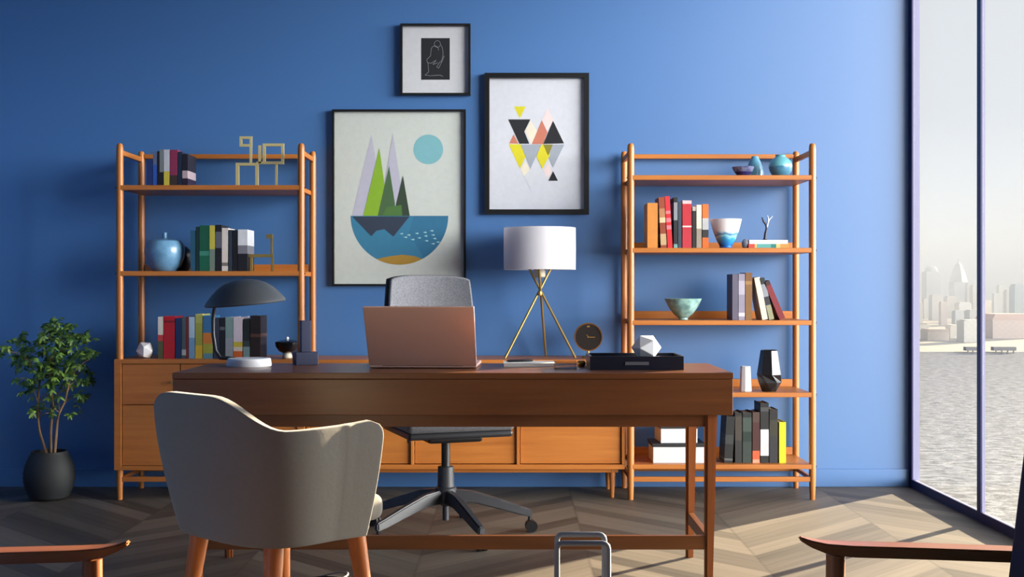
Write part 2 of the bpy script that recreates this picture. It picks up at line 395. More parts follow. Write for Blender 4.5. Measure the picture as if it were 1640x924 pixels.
# ---------------------------------------------------------------- shelving units
DF, DR = 5.93, 6.275
TOP = 1.781
def shelf_unit(xa, xb, name, label, shelves, top_rail=True, cabinet=None):
    cx = (xa + xb) / 2; hw = (xb - xa) / 2
    t = thing(name, label, 'shelf', (cx, DF, 0), 0, 'oak shelving units')
    dd = DR - DF
    for sx in (-1, 1):
        for y in (0, dd):
            m = MB(); m.lathe([(0, 0), (.013, 0), (.0165, .10), (.0175, .2), (.0175, TOP - .03), (.0155, TOP - .008), (.010, TOP), (0, TOP)], 20, (sx * hw, y, 0))
            m.build('post', WZ, t)
        MB().box(sx * hw - .009, sx * hw + .009, .012, dd - .012, 1.724, 1.750, bev=.003).build('side_rail', WY, t)
    MB().box(-hw + .014, hw - .014, dd - .011, dd + .011, 1.742, 1.766, bev=.003).build('back_rail', WX, t)
    for z in shelves:
        m = MB(); m.box(-hw + .006, hw - .006, -.016, dd + .014, z - .024, z, bev=.003)
        s = m.build('shelf_board', WX, t)
        if z < 1.5:
            MB().box(-hw + .02, hw - .02, dd - .010, dd + .008, z + .0003, z + .040, bev=.002).build('back_lip', WX, s)
        for sx in (-1, 1):
            m = MB(); m.tube([(sx * (hw + .0205), 0, z - .012), (sx * (hw - .02), 0, z - .012)], .0045, 8); m.build('shelf_bolt', M('dark_bolt', (60, 34, 22), .4, metal=.6), s)
    MB().box(-hw + .01, hw - .01, -.010, .010, .090, .115, bev=.003).build('stretcher', WX, t)
    MB().box(-hw + .01, hw - .01, dd - .01, dd + .010, .090, .115, bev=.003).build('stretcher', WX, t)
    for sx in (-1, 1):
        MB().box(sx * hw - .008, sx * hw + .008, .012, dd - .012, .092, .113, bev=.003).build('stretcher', WY, t)
    if cabinet:
        zb, zt = cabinet
        m = MB(); y0 = -.027
        m.box(-hw - .02, -hw + .016, y0, dd + .02, zb, zt, bev=.002); m.box(hw - .016, hw + .02, y0, dd + .02, zb, zt, bev=.002)
        m.box(-hw + .016, hw - .016, y0, dd + .02, zb, zb + .022, bev=.002); m.box(-hw + .016, hw - .016, y0, dd + .02, zt - .022, zt, bev=.002)
        m.box(-hw + .016, hw - .016, dd, dd + .018, zb + .022, zt - .022)
        m.build('cabinet_carcass', WX, t)
        n = 3; x0 = -hw + .018; wd = (2 * hw - .036) / n; zs = .476
        for k in range(n):
            a, b = x0 + k * wd + .002, x0 + (k + 1) * wd - .002
            d = MB().box(a, b, y0 + .006, y0 + .026, zb + .024, zs - .002, bev=.0015).build('door', WX, t)
            dr = MB().box(a, b, y0 + .006, y0 + .026, zs + .002, zt - .024, bev=.0015).build('drawer', WX, t)
            MB().lathe([(0, 0), (.0035, 0), (.0035, .008), (.008, .012), (.008, .016), (0, .018)], 14).build('knob', BRASS, dr, (b - .035, y0 + .006, .590), (R(90), 0, 0))
            if k > 0: MB().lathe([(0, 0), (.0035, 0), (.0035, .008), (.008, .012), (.008, .016), (0, .018)], 14).build('knob', BRASS, d, (b - .035, y0 + .006, .40), (R(90), 0, 0))
    return t
XLA, XLB, XRA, XRB = -1.9625, -1.055, .594, 1.503
L1, L2, LC = 1.572, 1.143, .703
T1, T2, T3, T4, T5 = 1.622, 1.259, .897, .537, .178
shelf_unit(XLA, XLB, 'shelving_unit', 'orange oak open shelving unit with a drawer cabinet at its base, left of the pictures', (L1, L2), cabinet=(.150, LC))
shelf_unit(XRA, XRB, 'shelving_unit', 'orange oak open shelving unit with five shelves near the window', (T1, T2, T3, T4, T5))

# credenza between them
cr = thing('credenza', 'long low orange oak credenza with flat doors under the pictures', 'cabinet', (-.232, 5.945, 0))
ch, cw = .70, .798
m = MB(); m.box(-cw, cw, -.012, .350, ch - .024, ch, bev=.003); m.build('top_board', WX, cr)
m = MB(); m.box(-cw, cw, -.012, .345, .150, .174, bev=.003); m.build('bottom_board', WX, cr)
MB().box(-cw, cw, .33, .345, .174, ch - .024).build('back_panel', WX, cr)
bx = [-cw, -.267, .263, cw]
for i, x in enumerate(bx):
    a, b = (x, x + .016) if i == 0 else (x - .016, x) if i == 3 else (x - .008, x + .008)
    MB().box(a, b, -.008, .33, .174, ch - .024, bev=.002).build('divider', WZ, cr)
for i in range(3):
    a = bx[i] + (.019 if i == 0 else .011); b = bx[i + 1] - (.019 if i == 2 else .011)
    d = MB().box(a, b, .006, .024, .177, ch - .027, bev=.002).build('door', WX, cr)
    MB().lathe([(0, 0), (.0035, 0), (.0035, .008), (.008, .012), (.008, .016), (0, .018)], 14).build('knob', BRASS, d, (b - .04, .006, .60), (R(90), 0, 0))
for x in (-cw + .06, cw - .06):
    for y in (.045, .30):
        MB().tube([(x, y, .15), (x, y, 0)], [.017, .010], 14).build('leg', WZ, cr)
MB().box(-cw + .03, cw - .03, .03, .045, .128, .150, bev=.002).build('stretcher', WX, cr)

# ---------------------------------------------------------------- books
SPINE_D = 5.965
def book(x0, x1, yt, ztop_shelf, label, bands, group, D=SPINE_D, lean=0.0, depth=.155, pivot='l'):
    """bands: list of (fraction from bottom, rgb) sections of the spine, bottom to top"""
    k = D / F
    wd = max((x1 - x0) * k - .0025, .010)
    h = (EYE + (462 - yt) * k) - ztop_shelf
    if lean: h = h / math.cos(lean) - (0)
    cols = []; 
    for fr, c in bands:
        if c not in cols: cols.append(c)
    mats = [M('cover_%d_%d_%d' % c, c, .5, var=.25, scale=30) for c in cols]
    m = MB(); z = 0.0
    for fr, c in bands:
        z1 = h * fr; mi = cols.index(c)
        m.box(0, wd, 0, .004, z, z1, mi)
        bt = min(.003, wd * .22)
        m.box(0, bt, .004, depth, z, z1, mi); m.box(wd - bt, wd, .004, depth, z, z1, mi)
        z = z1
    # hinge grooves read as two raised bands when the spine is wide enough
    if wd > .03: m.box(.002, wd - .002, -.0012, 0, h * .93, h * .945, cols.index(bands[-1][1]))
    bmesh.ops.remove_doubles(m.bm, verts=m.bm.verts, dist=1e-5)
    xl = X(x0, D)
    o = m.build('book', mats, None, (xl, D, ztop_shelf), (0, lean, 0), smooth=False)
    if lean < 0: o.location.z += wd * math.sin(-lean) * 0 ; 
    if lean > 0: o.location.z = ztop_shelf + wd * math.sin(lean)
    bt = min(.003, wd * .22)
    MB().box(bt, wd - bt, .004, depth - .004, .003, h - .004).build('page_block', PAPER, o, smooth=False)
    return tag(o, label, 'book', group)
def B(c): return [(1.0, c)]
g = 'books on the top shelf of the left unit'
book(234.5, 245, 256, L1, 'navy blue short book at the left end of the top left shelf', B((30, 52, 110)), g)
book(245, 252, 243, L1, 'thin book with a bright blue lower spine and grey-blue top', [(.62, (44, 84, 176)), (1, (90, 104, 140))], g)
book(252, 255.6, 242, L1, 'very thin black book left of the grey-topped book', B((20, 20, 28)), g)
book(255.6, 262.4, 239.5, L1, 'book with a mottled grey upper spine over a black base', [(.38, (22, 24, 28)), (1, (120, 128, 132))], g)
book(262.4, 272.2, 239.5, L1, 'pale grey book with a yellow lower spine', [(.40, (198, 186, 70)), (1, (196, 198, 208))], g)
book(272.2, 285, 240, L1, 'plum coloured book with a dark base on the top left shelf', [(.30, (58, 46, 40)), (1, (138, 48, 84))], g)
book(285, 292, 243, L1, 'dark teal navy book right of the plum book', B((24, 40, 66)), g)
book(292, 301.5, 246.5, L1, 'dark navy book with a small pale label at the right end of its row', [(.24, (36, 24, 52)), (.48, (178, 160, 168)), (1, (24, 24, 40))], g)
g = 'books on the middle shelf of the left unit'
book(305, 313.5, 369, L2, 'thin teal blue book beside the pale blue vase', B((36, 84, 112)), g)
book(313.5, 319.5, 363, L2, 'dark bottle green thin book on the middle left shelf', B((16, 46, 48)), g)
book(319.5, 335.6, 361, L2, 'thick green book on the middle left shelf', [(.34, (18, 92, 70)), (.44, (60, 130, 112)), (1, (20, 84, 62))], g)
book(335.6, 345, 361, L2, 'book with a yellow upper spine over grey green', [(.48, (110, 128, 118)), (1, (190, 178, 72))], g)
book(345, 355.3, 360, L2, 'black book with a grey title left of the cream book', [(.5, (22, 22, 28)), (.85, (92, 94, 104)), (1, (22, 22, 28))], g)
book(355.3, 365.8, 365, L2, 'cream white book on the middle left shelf', [(.12, (214, 208, 200)), (.2, (120, 116, 112)), (1, (218, 206, 200))], g)
book(366.2, 372.5, 368, L2, 'thin slate grey book right of the cream book', B((44, 56, 72)), g)
book(372.5, 381, 368.5, L2, 'black book between slate and white topped books', B((18, 18, 26)), g)
book(381, 397, 367.5, L2, 'thick black book with a white upper spine', [(.42, (24, 24, 34)), (.62, (120, 120, 132)), (1, (214, 216, 224))], g)
g = 'books on the cabinet of the left unit'
book(253, 262, 507.5, LC, 'white and red and olive book next to the white faceted ball', [(.42, (86, 88, 58)), (.57, (196, 62, 66)), (1, (216, 212, 204))], g)
book(262, 280.6, 506.5, LC, 'thick crimson book on the left cabinet', [(.85, (176, 26, 40)), (.9, (120, 18, 30)), (1, (176, 26, 40))], g)
book(281, 291.2, 509.5, LC, 'navy book right of the crimson book', B((24, 44, 88)), g)
book(291.2, 298.4, 508, LC, 'dark grey teal book with a pale patch near its base', [(.08, (60, 72, 80)), (.22, (170, 176, 176)), (1, (72, 84, 92))], g)
book(298.4, 302.6, 507, LC, 'thin dark red book on the left cabinet', B((120, 34, 40)), g)
book(302.6, 312.7, 507.5, LC, 'light blue book on the left cabinet', [(.5, (112, 152, 190)), (1, (168, 194, 216))], g)
book(312.9, 324.8, 503, LC, 'yellow olive book on the left cabinet', [(.3, (204, 172, 52)), (.8, (152, 156, 70)), (1, (172, 172, 96))], g)
book(325, 341.5, 505.5, LC, 'book with blue top over orange and green patches behind the lamp stem', [(.12, (90, 140, 160)), (.35, (160, 164, 62)), (.6, (206, 122, 52)), (1, (60, 112, 160))], g)
book(342, 351.8, 509.5, LC, 'dark slate book right of the lamp stem', B((52, 58, 76)), g)
book(351.8, 361, 509, LC, 'black book with a grey stripe on the left cabinet', [(.7, (26, 28, 36)), (.78, (92, 96, 106)), (1, (26, 28, 36))], g)
book(361, 373.8, 508, LC, 'grey green book on the left cabinet', [(.5, (150, 158, 170)), (1, (128, 156, 154))], g)
book(373.8, 389, 507.5, LC, 'pale pink book with yellow and orange bands at its foot', [(.18, (214, 104, 40)), (.28, (216, 204, 190)), (.4, (206, 186, 64)), (1, (216, 202, 214))], g)
book(389.5, 400.6, 511, LC, 'dark green grey book left of the brown black book', [(.3, (120, 150, 150)), (.45, (60, 70, 72)), (1, (30, 36, 36))], g)
book(401, 418, 505.5, LC, 'thick brown black book at the right end of the left cabinet', [(.5, (40, 26, 24)), (.58, (84, 56, 46)), (1, (34, 24, 24))], g)
g = 'books on the second shelf of the right unit'
book(1037, 1054.2, 325, T2, 'thick tan orange book at the left end of the second right shelf', B((204, 132, 56)), g)
book(1058.5, 1068.6, 316, T2, 'brown book with cream patches left of the red book', [(.06, (140, 60, 36)), (.28, (190, 160, 120)), (.5, (140, 60, 36)), (.6, (214, 190, 150)), (.78, (176, 120, 80)), (1, (146, 62, 36))], g, lean=-.045)
book(1069.4, 1078, 314.5, T2, 'bright red book with pale lettering marks', [(.36, (214, 24, 38)), (.44, (230, 120, 130)), (.5, (214, 24, 38)), (.58, (230, 120, 130)), (.66, (214, 24, 38)), (.72, (230, 120, 130)), (1, (218, 34, 50))], g, lean=-.055)
book(1079.2, 1086, 316, T2, 'black book with grey upper spine and teal foot', [(.08, (110, 160, 156)), (.55, (26, 28, 34)), (.9, (134, 138, 148)), (1, (20, 22, 28))], g)
book(1086.2, 1092.4, 323, T2, 'dark slate book left of the crimson book', B((52, 62, 78)), g)
book(1093, 1108.4, 321, T2, 'thick crimson book with pale top on the second right shelf', [(.44, (184, 38, 56)), (.47, (232, 220, 214)), (.93, (184, 34, 50)), (1, (224, 186, 190))], g)
book(1109, 1115.4, 331, T2, 'thin black book with a white dot at the top', [(.9, (28, 24, 26)), (1, (170, 166, 160))], g)
book(1115.6, 1124.4, 328, T2, 'cream book with grey patterned lower half', [(.45, (150, 140, 126)), (1, (222, 214, 196))], g)
book(1125, 1135.6, 327, T2, 'orange book with white and black bands at the right end of the row', [(.24, (224, 100, 28)), (.42, (40, 36, 38)), (.68, (188, 188, 190)), (1, (226, 112, 40))], g)
g = 'books on the middle shelf of the right unit'
book(1173, 1183, 439, T3, 'dark grey purple book at the left end of the middle right shelf', B((92, 88, 108)), g)
book(1183, 1193.8, 438.5, T3, 'mauve grey book with a pale title block', [(.08, (142, 136, 156)), (.16, (206, 200, 208)), (.55, (142, 136, 156)), (.85, (176, 168, 186)), (1, (142, 136, 156))], g)
book(1194, 1205.4, 436.6, T3, 'brown book that the leaning books rest on', [(.75, (128, 88, 44)), (.82, (160, 120, 70)), (1, (120, 80, 40))], g)
book(1221, 1230.8, 445, T3, 'cream book leaning left on the middle right shelf', B((222, 216, 196)), g, lean=-.19)
book(1232.2, 1241, 446, T3, 'grey and black book leaning left behind the cream book', [(.35, (150, 150, 120)), (.55, (40, 42, 48)), (.85, (142, 148, 158)), (1, (30, 32, 38))], g, lean=-.235)
book(1249, 1259, 452.5, T3, 'dark red book leaning furthest left by the rear post', [(.9, (126, 30, 40)), (1, (60, 22, 28))], g, lean=-.40)
g = 'books on the bottom shelf of the right unit'
book(1160, 1174, 667, T5, 'black book with a small white mark at the left end of the bottom shelf', [(.05, (11, 12, 15)), (.09, (92, 92, 92)), (.4, (10, 12, 14)), (.6, (46, 48, 50)), (1, (10, 15, 17))], g, lean=.05)
book(1177.4, 1189, 661, T5, 'dark book with a brown grey upper spine', [(.45, (33, 33, 33)), (.95, (58, 50, 42)), (1, (14, 13, 13))], g)
book(1189.6, 1204.6, 660.5, T5, 'dark green book with pale green lettering marks', [(.42, (41, 54, 48)), (.62, (7, 36, 28)), (.9, (53, 68, 62)), (1, (11, 19, 18))], g)
book(1205.4, 1217.4, 660, T5, 'red book with a bright orange foot', [(.07, (226, 150, 120)), (.24, (226, 90, 48)), (.8, (65, 22, 17)), (1, (73, 50, 42))], g)
book(1218, 1232, 645.5, T5, 'tallest black book with a long white title strip', [(.12, (12, 11, 14)), (.56, (206, 204, 208)), (.86, (16, 16, 20)), (.94, (63, 64, 65)), (1, (13, 13, 17))], g)
book(1232.6, 1246.4, 655.5, T5, 'dark olive grey book left of the yellow book', [(.5, (36, 36, 41)), (.8, (48, 44, 30)), (1, (17, 17, 19))], g)
book(1248, 1259.6, 676, T5, 'short bright yellow book on the bottom shelf', B((228, 214, 26)), g)

# ---------------------------------------------------------------- shelf ornaments (left unit)
def single(mb, name, mats, label, cat, loc, rot=(0, 0, 0), smooth=True, angle=35, group=None):
    return tag(mb.build(name, mats, None, loc, rot, smooth, angle), label, cat, group)
k6 = 6.08 / F
def bars(m, x0, x1, y0, y1, yy, r, zb, D, X0):
    """closed rectangular loop of square bar between pixel extents"""
    a, b = X(x0, D) - X0, X(x1, D) - X0
    zt, zl = Z(y0, D) - zb, Z(y1, D) - zb
    m.box(a, a + 2 * r, yy - r, yy + r, zl, zt); m.box(b - 2 * r, b, yy - r, yy + r, zl, zt)
    m.box(a + 2 * r, b - 2 * r, yy - r, yy + r, zt - 2 * r, zt); m.box(a + 2 * r, b - 2 * r, yy - r, yy + r, zl, zl + 2 * r)
D = 6.04; X0 = X(416, D)
hs = thing('bar_sculpture', 'large brass animal sculpture of square bar loops on the top left shelf', 'sculpture', (X0, D, L1))
r = .007
m = MB(); a, b = X(378, D) - X0, X(414, D) - X0; zt = Z(261, D) - L1
m.box(a, a + .016, -.008, .008, 0, zt); m.box(b - .015, b, -.008, .008, 0, zt); m.box(a + .016, b - .015, -.008, .008, zt - .014, zt)
m.build('front_leg_loop', GOLD, hs, smooth=False)
m = MB(); bars(m, 421, 455, 230, 263, .0, r, L1, D, X0); m.box(X(411, D) - X0, X(421, D) - X0, -r, r, Z(263, D) - L1, Z(259, D) - L1); m.build('body_loop', GOLD, hs, smooth=False)
m = MB(); bars(m, 384, 404, 218.5, 235, .0, r * .9, L1, D, X0); m.build('head_loop', GOLD, hs, smooth=False)
m = MB(); a = X(400, D) - X0; m.box(a, a + .012, -.006, .006, Z(262, D) - L1, Z(235, D) - L1); m.build('neck_bar', GOLD, hs, smooth=False)
m = MB(); a = X(414, D) - X0; m.box(a, a + .014, -.007, .007, Z(262, D) - L1, Z(233, D) - L1); m.build('mane_bar', GOLD, hs, smooth=False)
m = MB(); a = X(441, D) - X0; m.box(a, a + .010, -.005, .005, 0, Z(262, D) - L1); m.build('rear_leg_bar', GOLD, hs, smooth=False)
D = 6.0; X0 = X(418, D)
hs = thing('bar_sculpture', 'small brass animal figure of thin bars on the middle left shelf', 'sculpture', (X0, D, L2))
def bar(nm, x0, x1, y0, y1, hw=.006):
    MB().box(X(x0, D) - X0, X(x1, D) - X0, -hw, hw, max(Z(y1, D) - L2, 0), Z(y0, D) - L2, bev=.0015).build(nm, BRASS, hs, smooth=False)
bar('body_bar', 398, 438, 407, 412); bar('rear_leg', 400, 405, 412, 434); bar('front_leg', 434, 438.5, 412, 434); bar('neck', 433.5, 437, 382, 407); bar('head', 427, 437, 375, 382, .009)
# round pale blue vase and the dark round one behind it
m = MB(); rr = .099
prof = [(0, 0), (.055, 0), (.062, .004), (.082, .03), (.096, .07), (.0995, .105), (.096, .134), (.080, .155), (.048, .164), (.015, .167), (.011, .170), (.011, .196), (.014, .199), (.010, .200), (.007, .196), (.007, .17), (0, .168)]
single(m.lathe(prof, 40), 'vase', M('speckled_blue_glaze', (112, 160, 196), .3, var=.8, scale=20, rgb2=(74, 116, 156), coat=.3), 'large round speckled pale blue vase with a narrow neck', 'vase', (X(263, 6.02), 6.03, L2))
single(MB().lathe([(0, 0), (.03, 0), (.034, .003), (.05, .04), (.055, .075), (.048, .11), (.03, .128), (.022, .132), (.018, .128), (0, .06)], 28), 'vase', M('dark_glaze', (28, 36, 52), .3), 'dark round vase half hidden between the pale blue vase and the books', 'vase', (X(291, 6.16), 6.16, L2))
# white polyhedron on the cabinet
def polyhedron(label, loc, rad, rot, scale=(1, 1, 1), sub=1, mat=WHITE):
    tmp = bmesh.new(); bmesh.ops.create_icosphere(tmp, subdivisions=sub, radius=rad)
    tmp.normal_update(); tmp.faces.ensure_lookup_table()
    f0 = tmp.faces[0]; q0 = f0.normal.rotation_difference(Vector((0, -1, 0)))       # one triangle turned to the front: hexagonal outline
    e0 = q0 @ (f0.verts[1].co - f0.verts[0].co).normalized(); roll = math.atan2(e0.z, e0.x)
    base = Matrix.Rotation(roll + R(30), 4, 'Y') @ q0.to_matrix().to_4x4()
    bmesh.ops.transform(tmp, matrix=Matrix.Diagonal((*scale, 1)) @ Euler(rot).to_matrix().to_4x4() @ base, verts=tmp.verts)
    zmin = min(v.co.z for v in tmp.verts)
    for v in tmp.verts: v.co.z -= zmin
    bmesh.ops.bevel(tmp, geom=tmp.edges[:], offset=rad * .02, segments=1, affect='EDGES')
    m = MB(); m.merge(tmp)
    return single(m, 'faceted_ornament', mat, label, 'ornament', loc, smooth=False)
polyhedron('white faceted ball ornament at the left end of the cabinet top', (X(232.5, 5.99), 5.99, LC), .0475, (R(8), R(6), R(-14)))
# black bowl with cream foot
t = thing('bowl', 'small black bowl with a painted white highlight on a cream foot beside the left unit post', 'bowl', (X(460, 6.02), 6.02, LC))
MB().lathe([(0, 0), (.024, 0), (.026, .004), (.023, .018), (.02, .024), (0, .024)], 28).build('foot', M('cream_glaze', (216, 206, 184), .4), t)
MB().lathe([(0, .0245), (.022, .0245), (.042, .036), (.058, .058), (.062, .078), (.058, .084), (.03, .092), (0, .094)], 32).build('body', M('black_glaze', (20, 26, 34), .18, coat=.6), t)
MB().lathe([(0, .0942), (.006, .0942), (.009, .100), (.006, .107), (0, .108)], 16).build('knob', WHITE, t)  # white bead standing in for a specular glint on the bowl

# ---------------------------------------------------------------- shelf ornaments (right unit)
single(MB().lathe([(0, 0), (.024, 0), (.028, .004), (.044, .022), (.056, .046), (.053, .048), (.04, .026), (.022, .01), (0, .008)], 32, mis=[0, 0, 0, 1, 1, 2, 2, 2, 2]), 'bowl',
       [M('indigo_glaze', (34, 40, 96), .25, coat=.4), M('indigo_white_glaze', (150, 156, 190), .25, var=1.0, scale=30, rgb2=(24, 28, 86), coat=.2), M('white_glaze', (236, 238, 244), .25, coat=.4)],
       'small indigo and white bowl on the top right shelf', 'bowl', (X(1191, 5.97), 5.985, T1))
single(MB().lathe([(0, 0), (.036, 0), (.042, .004), (.045, .03), (.040, .062), (.028, .09), (.019, .108), (.0165, .116), (.013, .116), (.016, .1), (0, .04)], 32), 'vase',
       M('sea_blue_glaze', (98, 160, 190), .3, var=.5, scale=14, rgb2=(76, 136, 176), coat=.3), 'conical sea blue vase behind the small indigo bowl', 'vase', (X(1209, 6.12), 6.12, T1))
single(MB().lathe([(0, 0), (.032, 0), (.04, .004), (.054, .026), (.060, .05), (.056, .072), (.040, .09), (.026, .099), (.024, .106), (.027, .110), (.022, .110), (.02, .1), (0, .05)], 36, mis=[0, 0, 0, 0, 1, 1, 1, 1, 1, 1, 1, 1]), 'vase',
       [M('teal_glaze_low', (62, 120, 156), .28, var=.7, scale=10, stretch=(.4, .4, 3), rgb2=(96, 158, 182), coat=.4), M('teal_glaze_high', (112, 182, 192), .28, var=.5, scale=10, stretch=(.4, .4, 3), rgb2=(88, 160, 180), coat=.4)],
       'round teal vase with a short neck on the top right shelf', 'vase', (X(1250, 6.0), 6.0, T1))
def bowl_mat():
    m = bpy.data.materials.new('wave_glaze'); m.use_nodes = True; t = m.node_tree; p = t.nodes['Principled BSDF']; p.inputs['Roughness'].default_value = .25
    co = t.nodes.new('ShaderNodeTexCoord'); s = t.nodes.new('ShaderNodeSeparateXYZ'); t.links.new(co.outputs['Object'], s.inputs[0])
    nz = t.nodes.new('ShaderNodeTexNoise'); nz.inputs['Scale'].default_value = 18; t.links.new(co.outputs['Object'], nz.inputs['Vector'])
    a = t.nodes.new('ShaderNodeMath'); a.operation = 'MULTIPLY_ADD'; t.links.new(nz.outputs['Fac'], a.inputs[0]); a.inputs[1].default_value = .05; t.links.new(s.outputs['Z'], a.inputs[2])
    d = t.nodes.new('ShaderNodeMath'); d.operation = 'MULTIPLY'; t.links.new(a.outputs[0], d.inputs[0]); d.inputs[1].default_value = 5.6
    rp = t.nodes.new('ShaderNodeValToRGB'); t.links.new(d.outputs[0], rp.inputs[0]); cr_ = rp.color_ramp
    e = cr_.elements; e[0].position = .12; e[0].color = lin((24, 40, 140)); e[1].position = .64; e[1].color = lin((238, 230, 232))
    for pz, c in ((.26, (30, 110, 190)), (.40, (50, 150, 200)), (.47, (150, 210, 224)), (.52, (40, 120, 170)), (.60, (210, 226, 236))):
        q = e.new(pz); q.color = lin(c)
    t.links.new(rp.outputs[0], p.inputs['Base Color']); return m
single(MB().lathe([(0, 0), (.030, 0), (.033, .004), (.031, .012), (.046, .040), (.064, .085), (.080, .147), (.077, .147), (.060, .085), (.04, .04), (0, .02)], 40), 'bowl', bowl_mat(), 'tall flared white bowl with blue wave glaze on the second right shelf', 'bowl', (X(1162.5, 6.0), 6.0, T2))
# lying books with branch figure
def lying(x0, x1, z0, z1, label, cols, D, loczb):
    wd = (x1 - x0) * D / F; h = z1 - z0
    mats = [M('cover_%d_%d_%d' % c, c, .5, var=.25, scale=30) for f_, c in cols]
    m = MB(); x = -wd / 2
    for i, (fr, c) in enumerate(cols):
        xe = -wd / 2 + wd * fr; m.box(x, xe, 0, .004, 0, h, i); x = xe
    m.box(-wd / 2, wd / 2, .004, .15, 0, .002, 0); m.box(-wd / 2, wd / 2, .004, .15, h - .002, h, 0)
    o = m.build('book', mats, None, (X((x0 + x1) / 2, D), D, z0), smooth=False)
    MB().box(-wd / 2 + .003, wd / 2 - .003, .004, .147, .002, h - .002).build('page_block', PAPER, o, smooth=False)
    return tag(o, label, 'book', 'books lying flat on the second shelf of the right unit')
lying(1199, 1264, T2, T2 + .022, 'colourful book lying flat under the white one on the second right shelf', [(.15, (196, 60, 48)), (.2, (200, 176, 90)), (.55, (84, 158, 156)), (.68, (20, 122, 114)), (.78, (210, 190, 120)), (1, (204, 150, 70))], 5.975, T2)
lying(1200, 1262, T2 + .0222, T2 + .042, 'white book lying flat on top of the colourful one', [(1, (226, 226, 230))], 5.98, T2)
D = 6.03; zb = T2 + .0422; bx0 = X(1225, D)
t = thing('branch_figure', 'dark forked twig figure standing on the lying books', 'sculpture', (bx0, D, zb))
DW = M('dark_twig_bronze', (40, 44, 58), .4, metal=.4); PW_ = M('pale_twig', (172, 178, 204), .4, metal=.3)
def pp(px, py, yo=0): return (X(px, D) - bx0, yo, Z(py, D) - zb)
MB().lathe([(0, 0), (.016, 0), (.015, .004), (.004, .007), (0, .008)], 18).build('base', DW, t)
m = MB(); m.tube([(0, 0, .004), pp(1226, 374), pp(1228, 366), pp(1227, 360), pp(1223, 355), pp(1220.5, 348)], [.008, .007, .006, .0055, .005, .004], 8); m.build('trunk', DW, t)
m = MB(); m.tube([pp(1228, 364), pp(1230, 357, .004), pp(1233, 351, .01), pp(1238, 346, .012)], [.005, .004, .0035, .0025], 8); m.tube([pp(1230, 357, .004), pp(1230.5, 350), pp(1229, 345)], [.004, .003, .002], 8); m.build('pale_branch', PW_, t)
single(MB().lathe([(0, 0), (.008, .0), (.016, .006), (.0195, .022), (.017, .038), (.009, .047), (0, .048)], 20), 'stone', M('grey_stone', (110, 112, 128), .6, var=.6, scale=40), 'small grey egg-shaped stone left of the lying books', 'ornament', (X(1194, 6.0), 6.0, T2))
# marbled bowl
single(MB().lathe([(0, 0), (.023, 0), (.025, .003), (.024, .010), (.048, .030), (.076, .068), (.094, .108), (.091, .108), (.07, .068), (.045, .034), (0, .018)], 40), 'bowl',
       M('marbled_green_glaze', (164, 208, 198), .28, var=1.0, scale=24, rgb2=(84, 116, 120), coat=.3), 'wide marbled pale green bowl on the middle right shelf', 'bowl', (X(1094.5, 5.99), 6.0, T3))
# white and black faceted vases
single(MB().lathe([(0, 0), (.030, 0), (.031, .003), (.0255, .122), (.024, .126), (.020, .126), (.022, .06), (0, .01)], 9), 'vase', WHITE, 'small white faceted vase on the fourth right shelf', 'vase', (X(1194, 6.0), 6.0, T4), (0, 0, .3), smooth=False)
def facet_vase():
    m = MB(); n = 7
    prof = [(0, 0, 0), (.036, 0, 0), (.060, .045, .5), (.062, .085, 0), (.044, .205, 0), (.040, .208, 0), (.045, .1, 0), (0, .02, 0)]
    rings = []
    for r_, z, off in prof:
        if r_ == 0: rings.append([m.bm.verts.new((0, 0, z))])
        else: rings.append([m.bm.verts.new((r_ * math.cos(2 * math.pi * (k + off) / n), r_ * math.sin(2 * math.pi * (k + off) / n), z)) for k in range(n)])
    for i in range(len(rings) - 1):
        A, Bq = rings[i], rings[i + 1]
        for k in range(n):
            k2 = (k + 1) % n
            if len(A) == 1: m.bm.faces.new((A[0], Bq[k2], Bq[k]))
            elif len(Bq) == 1: m.bm.faces.new((A[k], A[k2], Bq[0]))
            else:
                m.bm.faces.new((A[k], A[k2], Bq[k])); m.bm.faces.new((A[k2], Bq[k2], Bq[k]))
    return m
single(facet_vase(), 'vase', M('gloss_black_glaze', (26, 27, 30), .3, coat=.3), 'glossy black faceted vase on the fourth right shelf', 'vase', (X(1232.5, 5.99), 5.995, T4), (0, 0, .25), smooth=False)
# storage boxes
def sbox(x0, x1, z0, z1, label, D, rot=0):
    wd = (x1 - x0) * D / F; h = z1 - z0
    t = thing('storage_box', label, 'box', (X((x0 + x1) / 2, D), D + .10, z0), rot)
    MB().box(-wd / 2, wd / 2, -.10, .10, 0, h - .018, bev=.002).build('body', M('white_card', (206, 206, 208), .6, var=.25, scale=40, rgb2=(196, 196, 200)), t)
    MB().box(-wd / 2 - .005, wd / 2 + .005, -.105, .105, h - .0178, h, bev=.002).build('lid', M('black_card', (24, 24, 28), .5), t)
sbox(1046, 1128, T5, T5 + .099, 'larger white box with a black lid at the bottom of the stack', 5.96)
sbox(1057, 1116, T5 + .0995, T5 + .190, 'smaller white box with a black lid on top of the larger box', 5.97, .04)

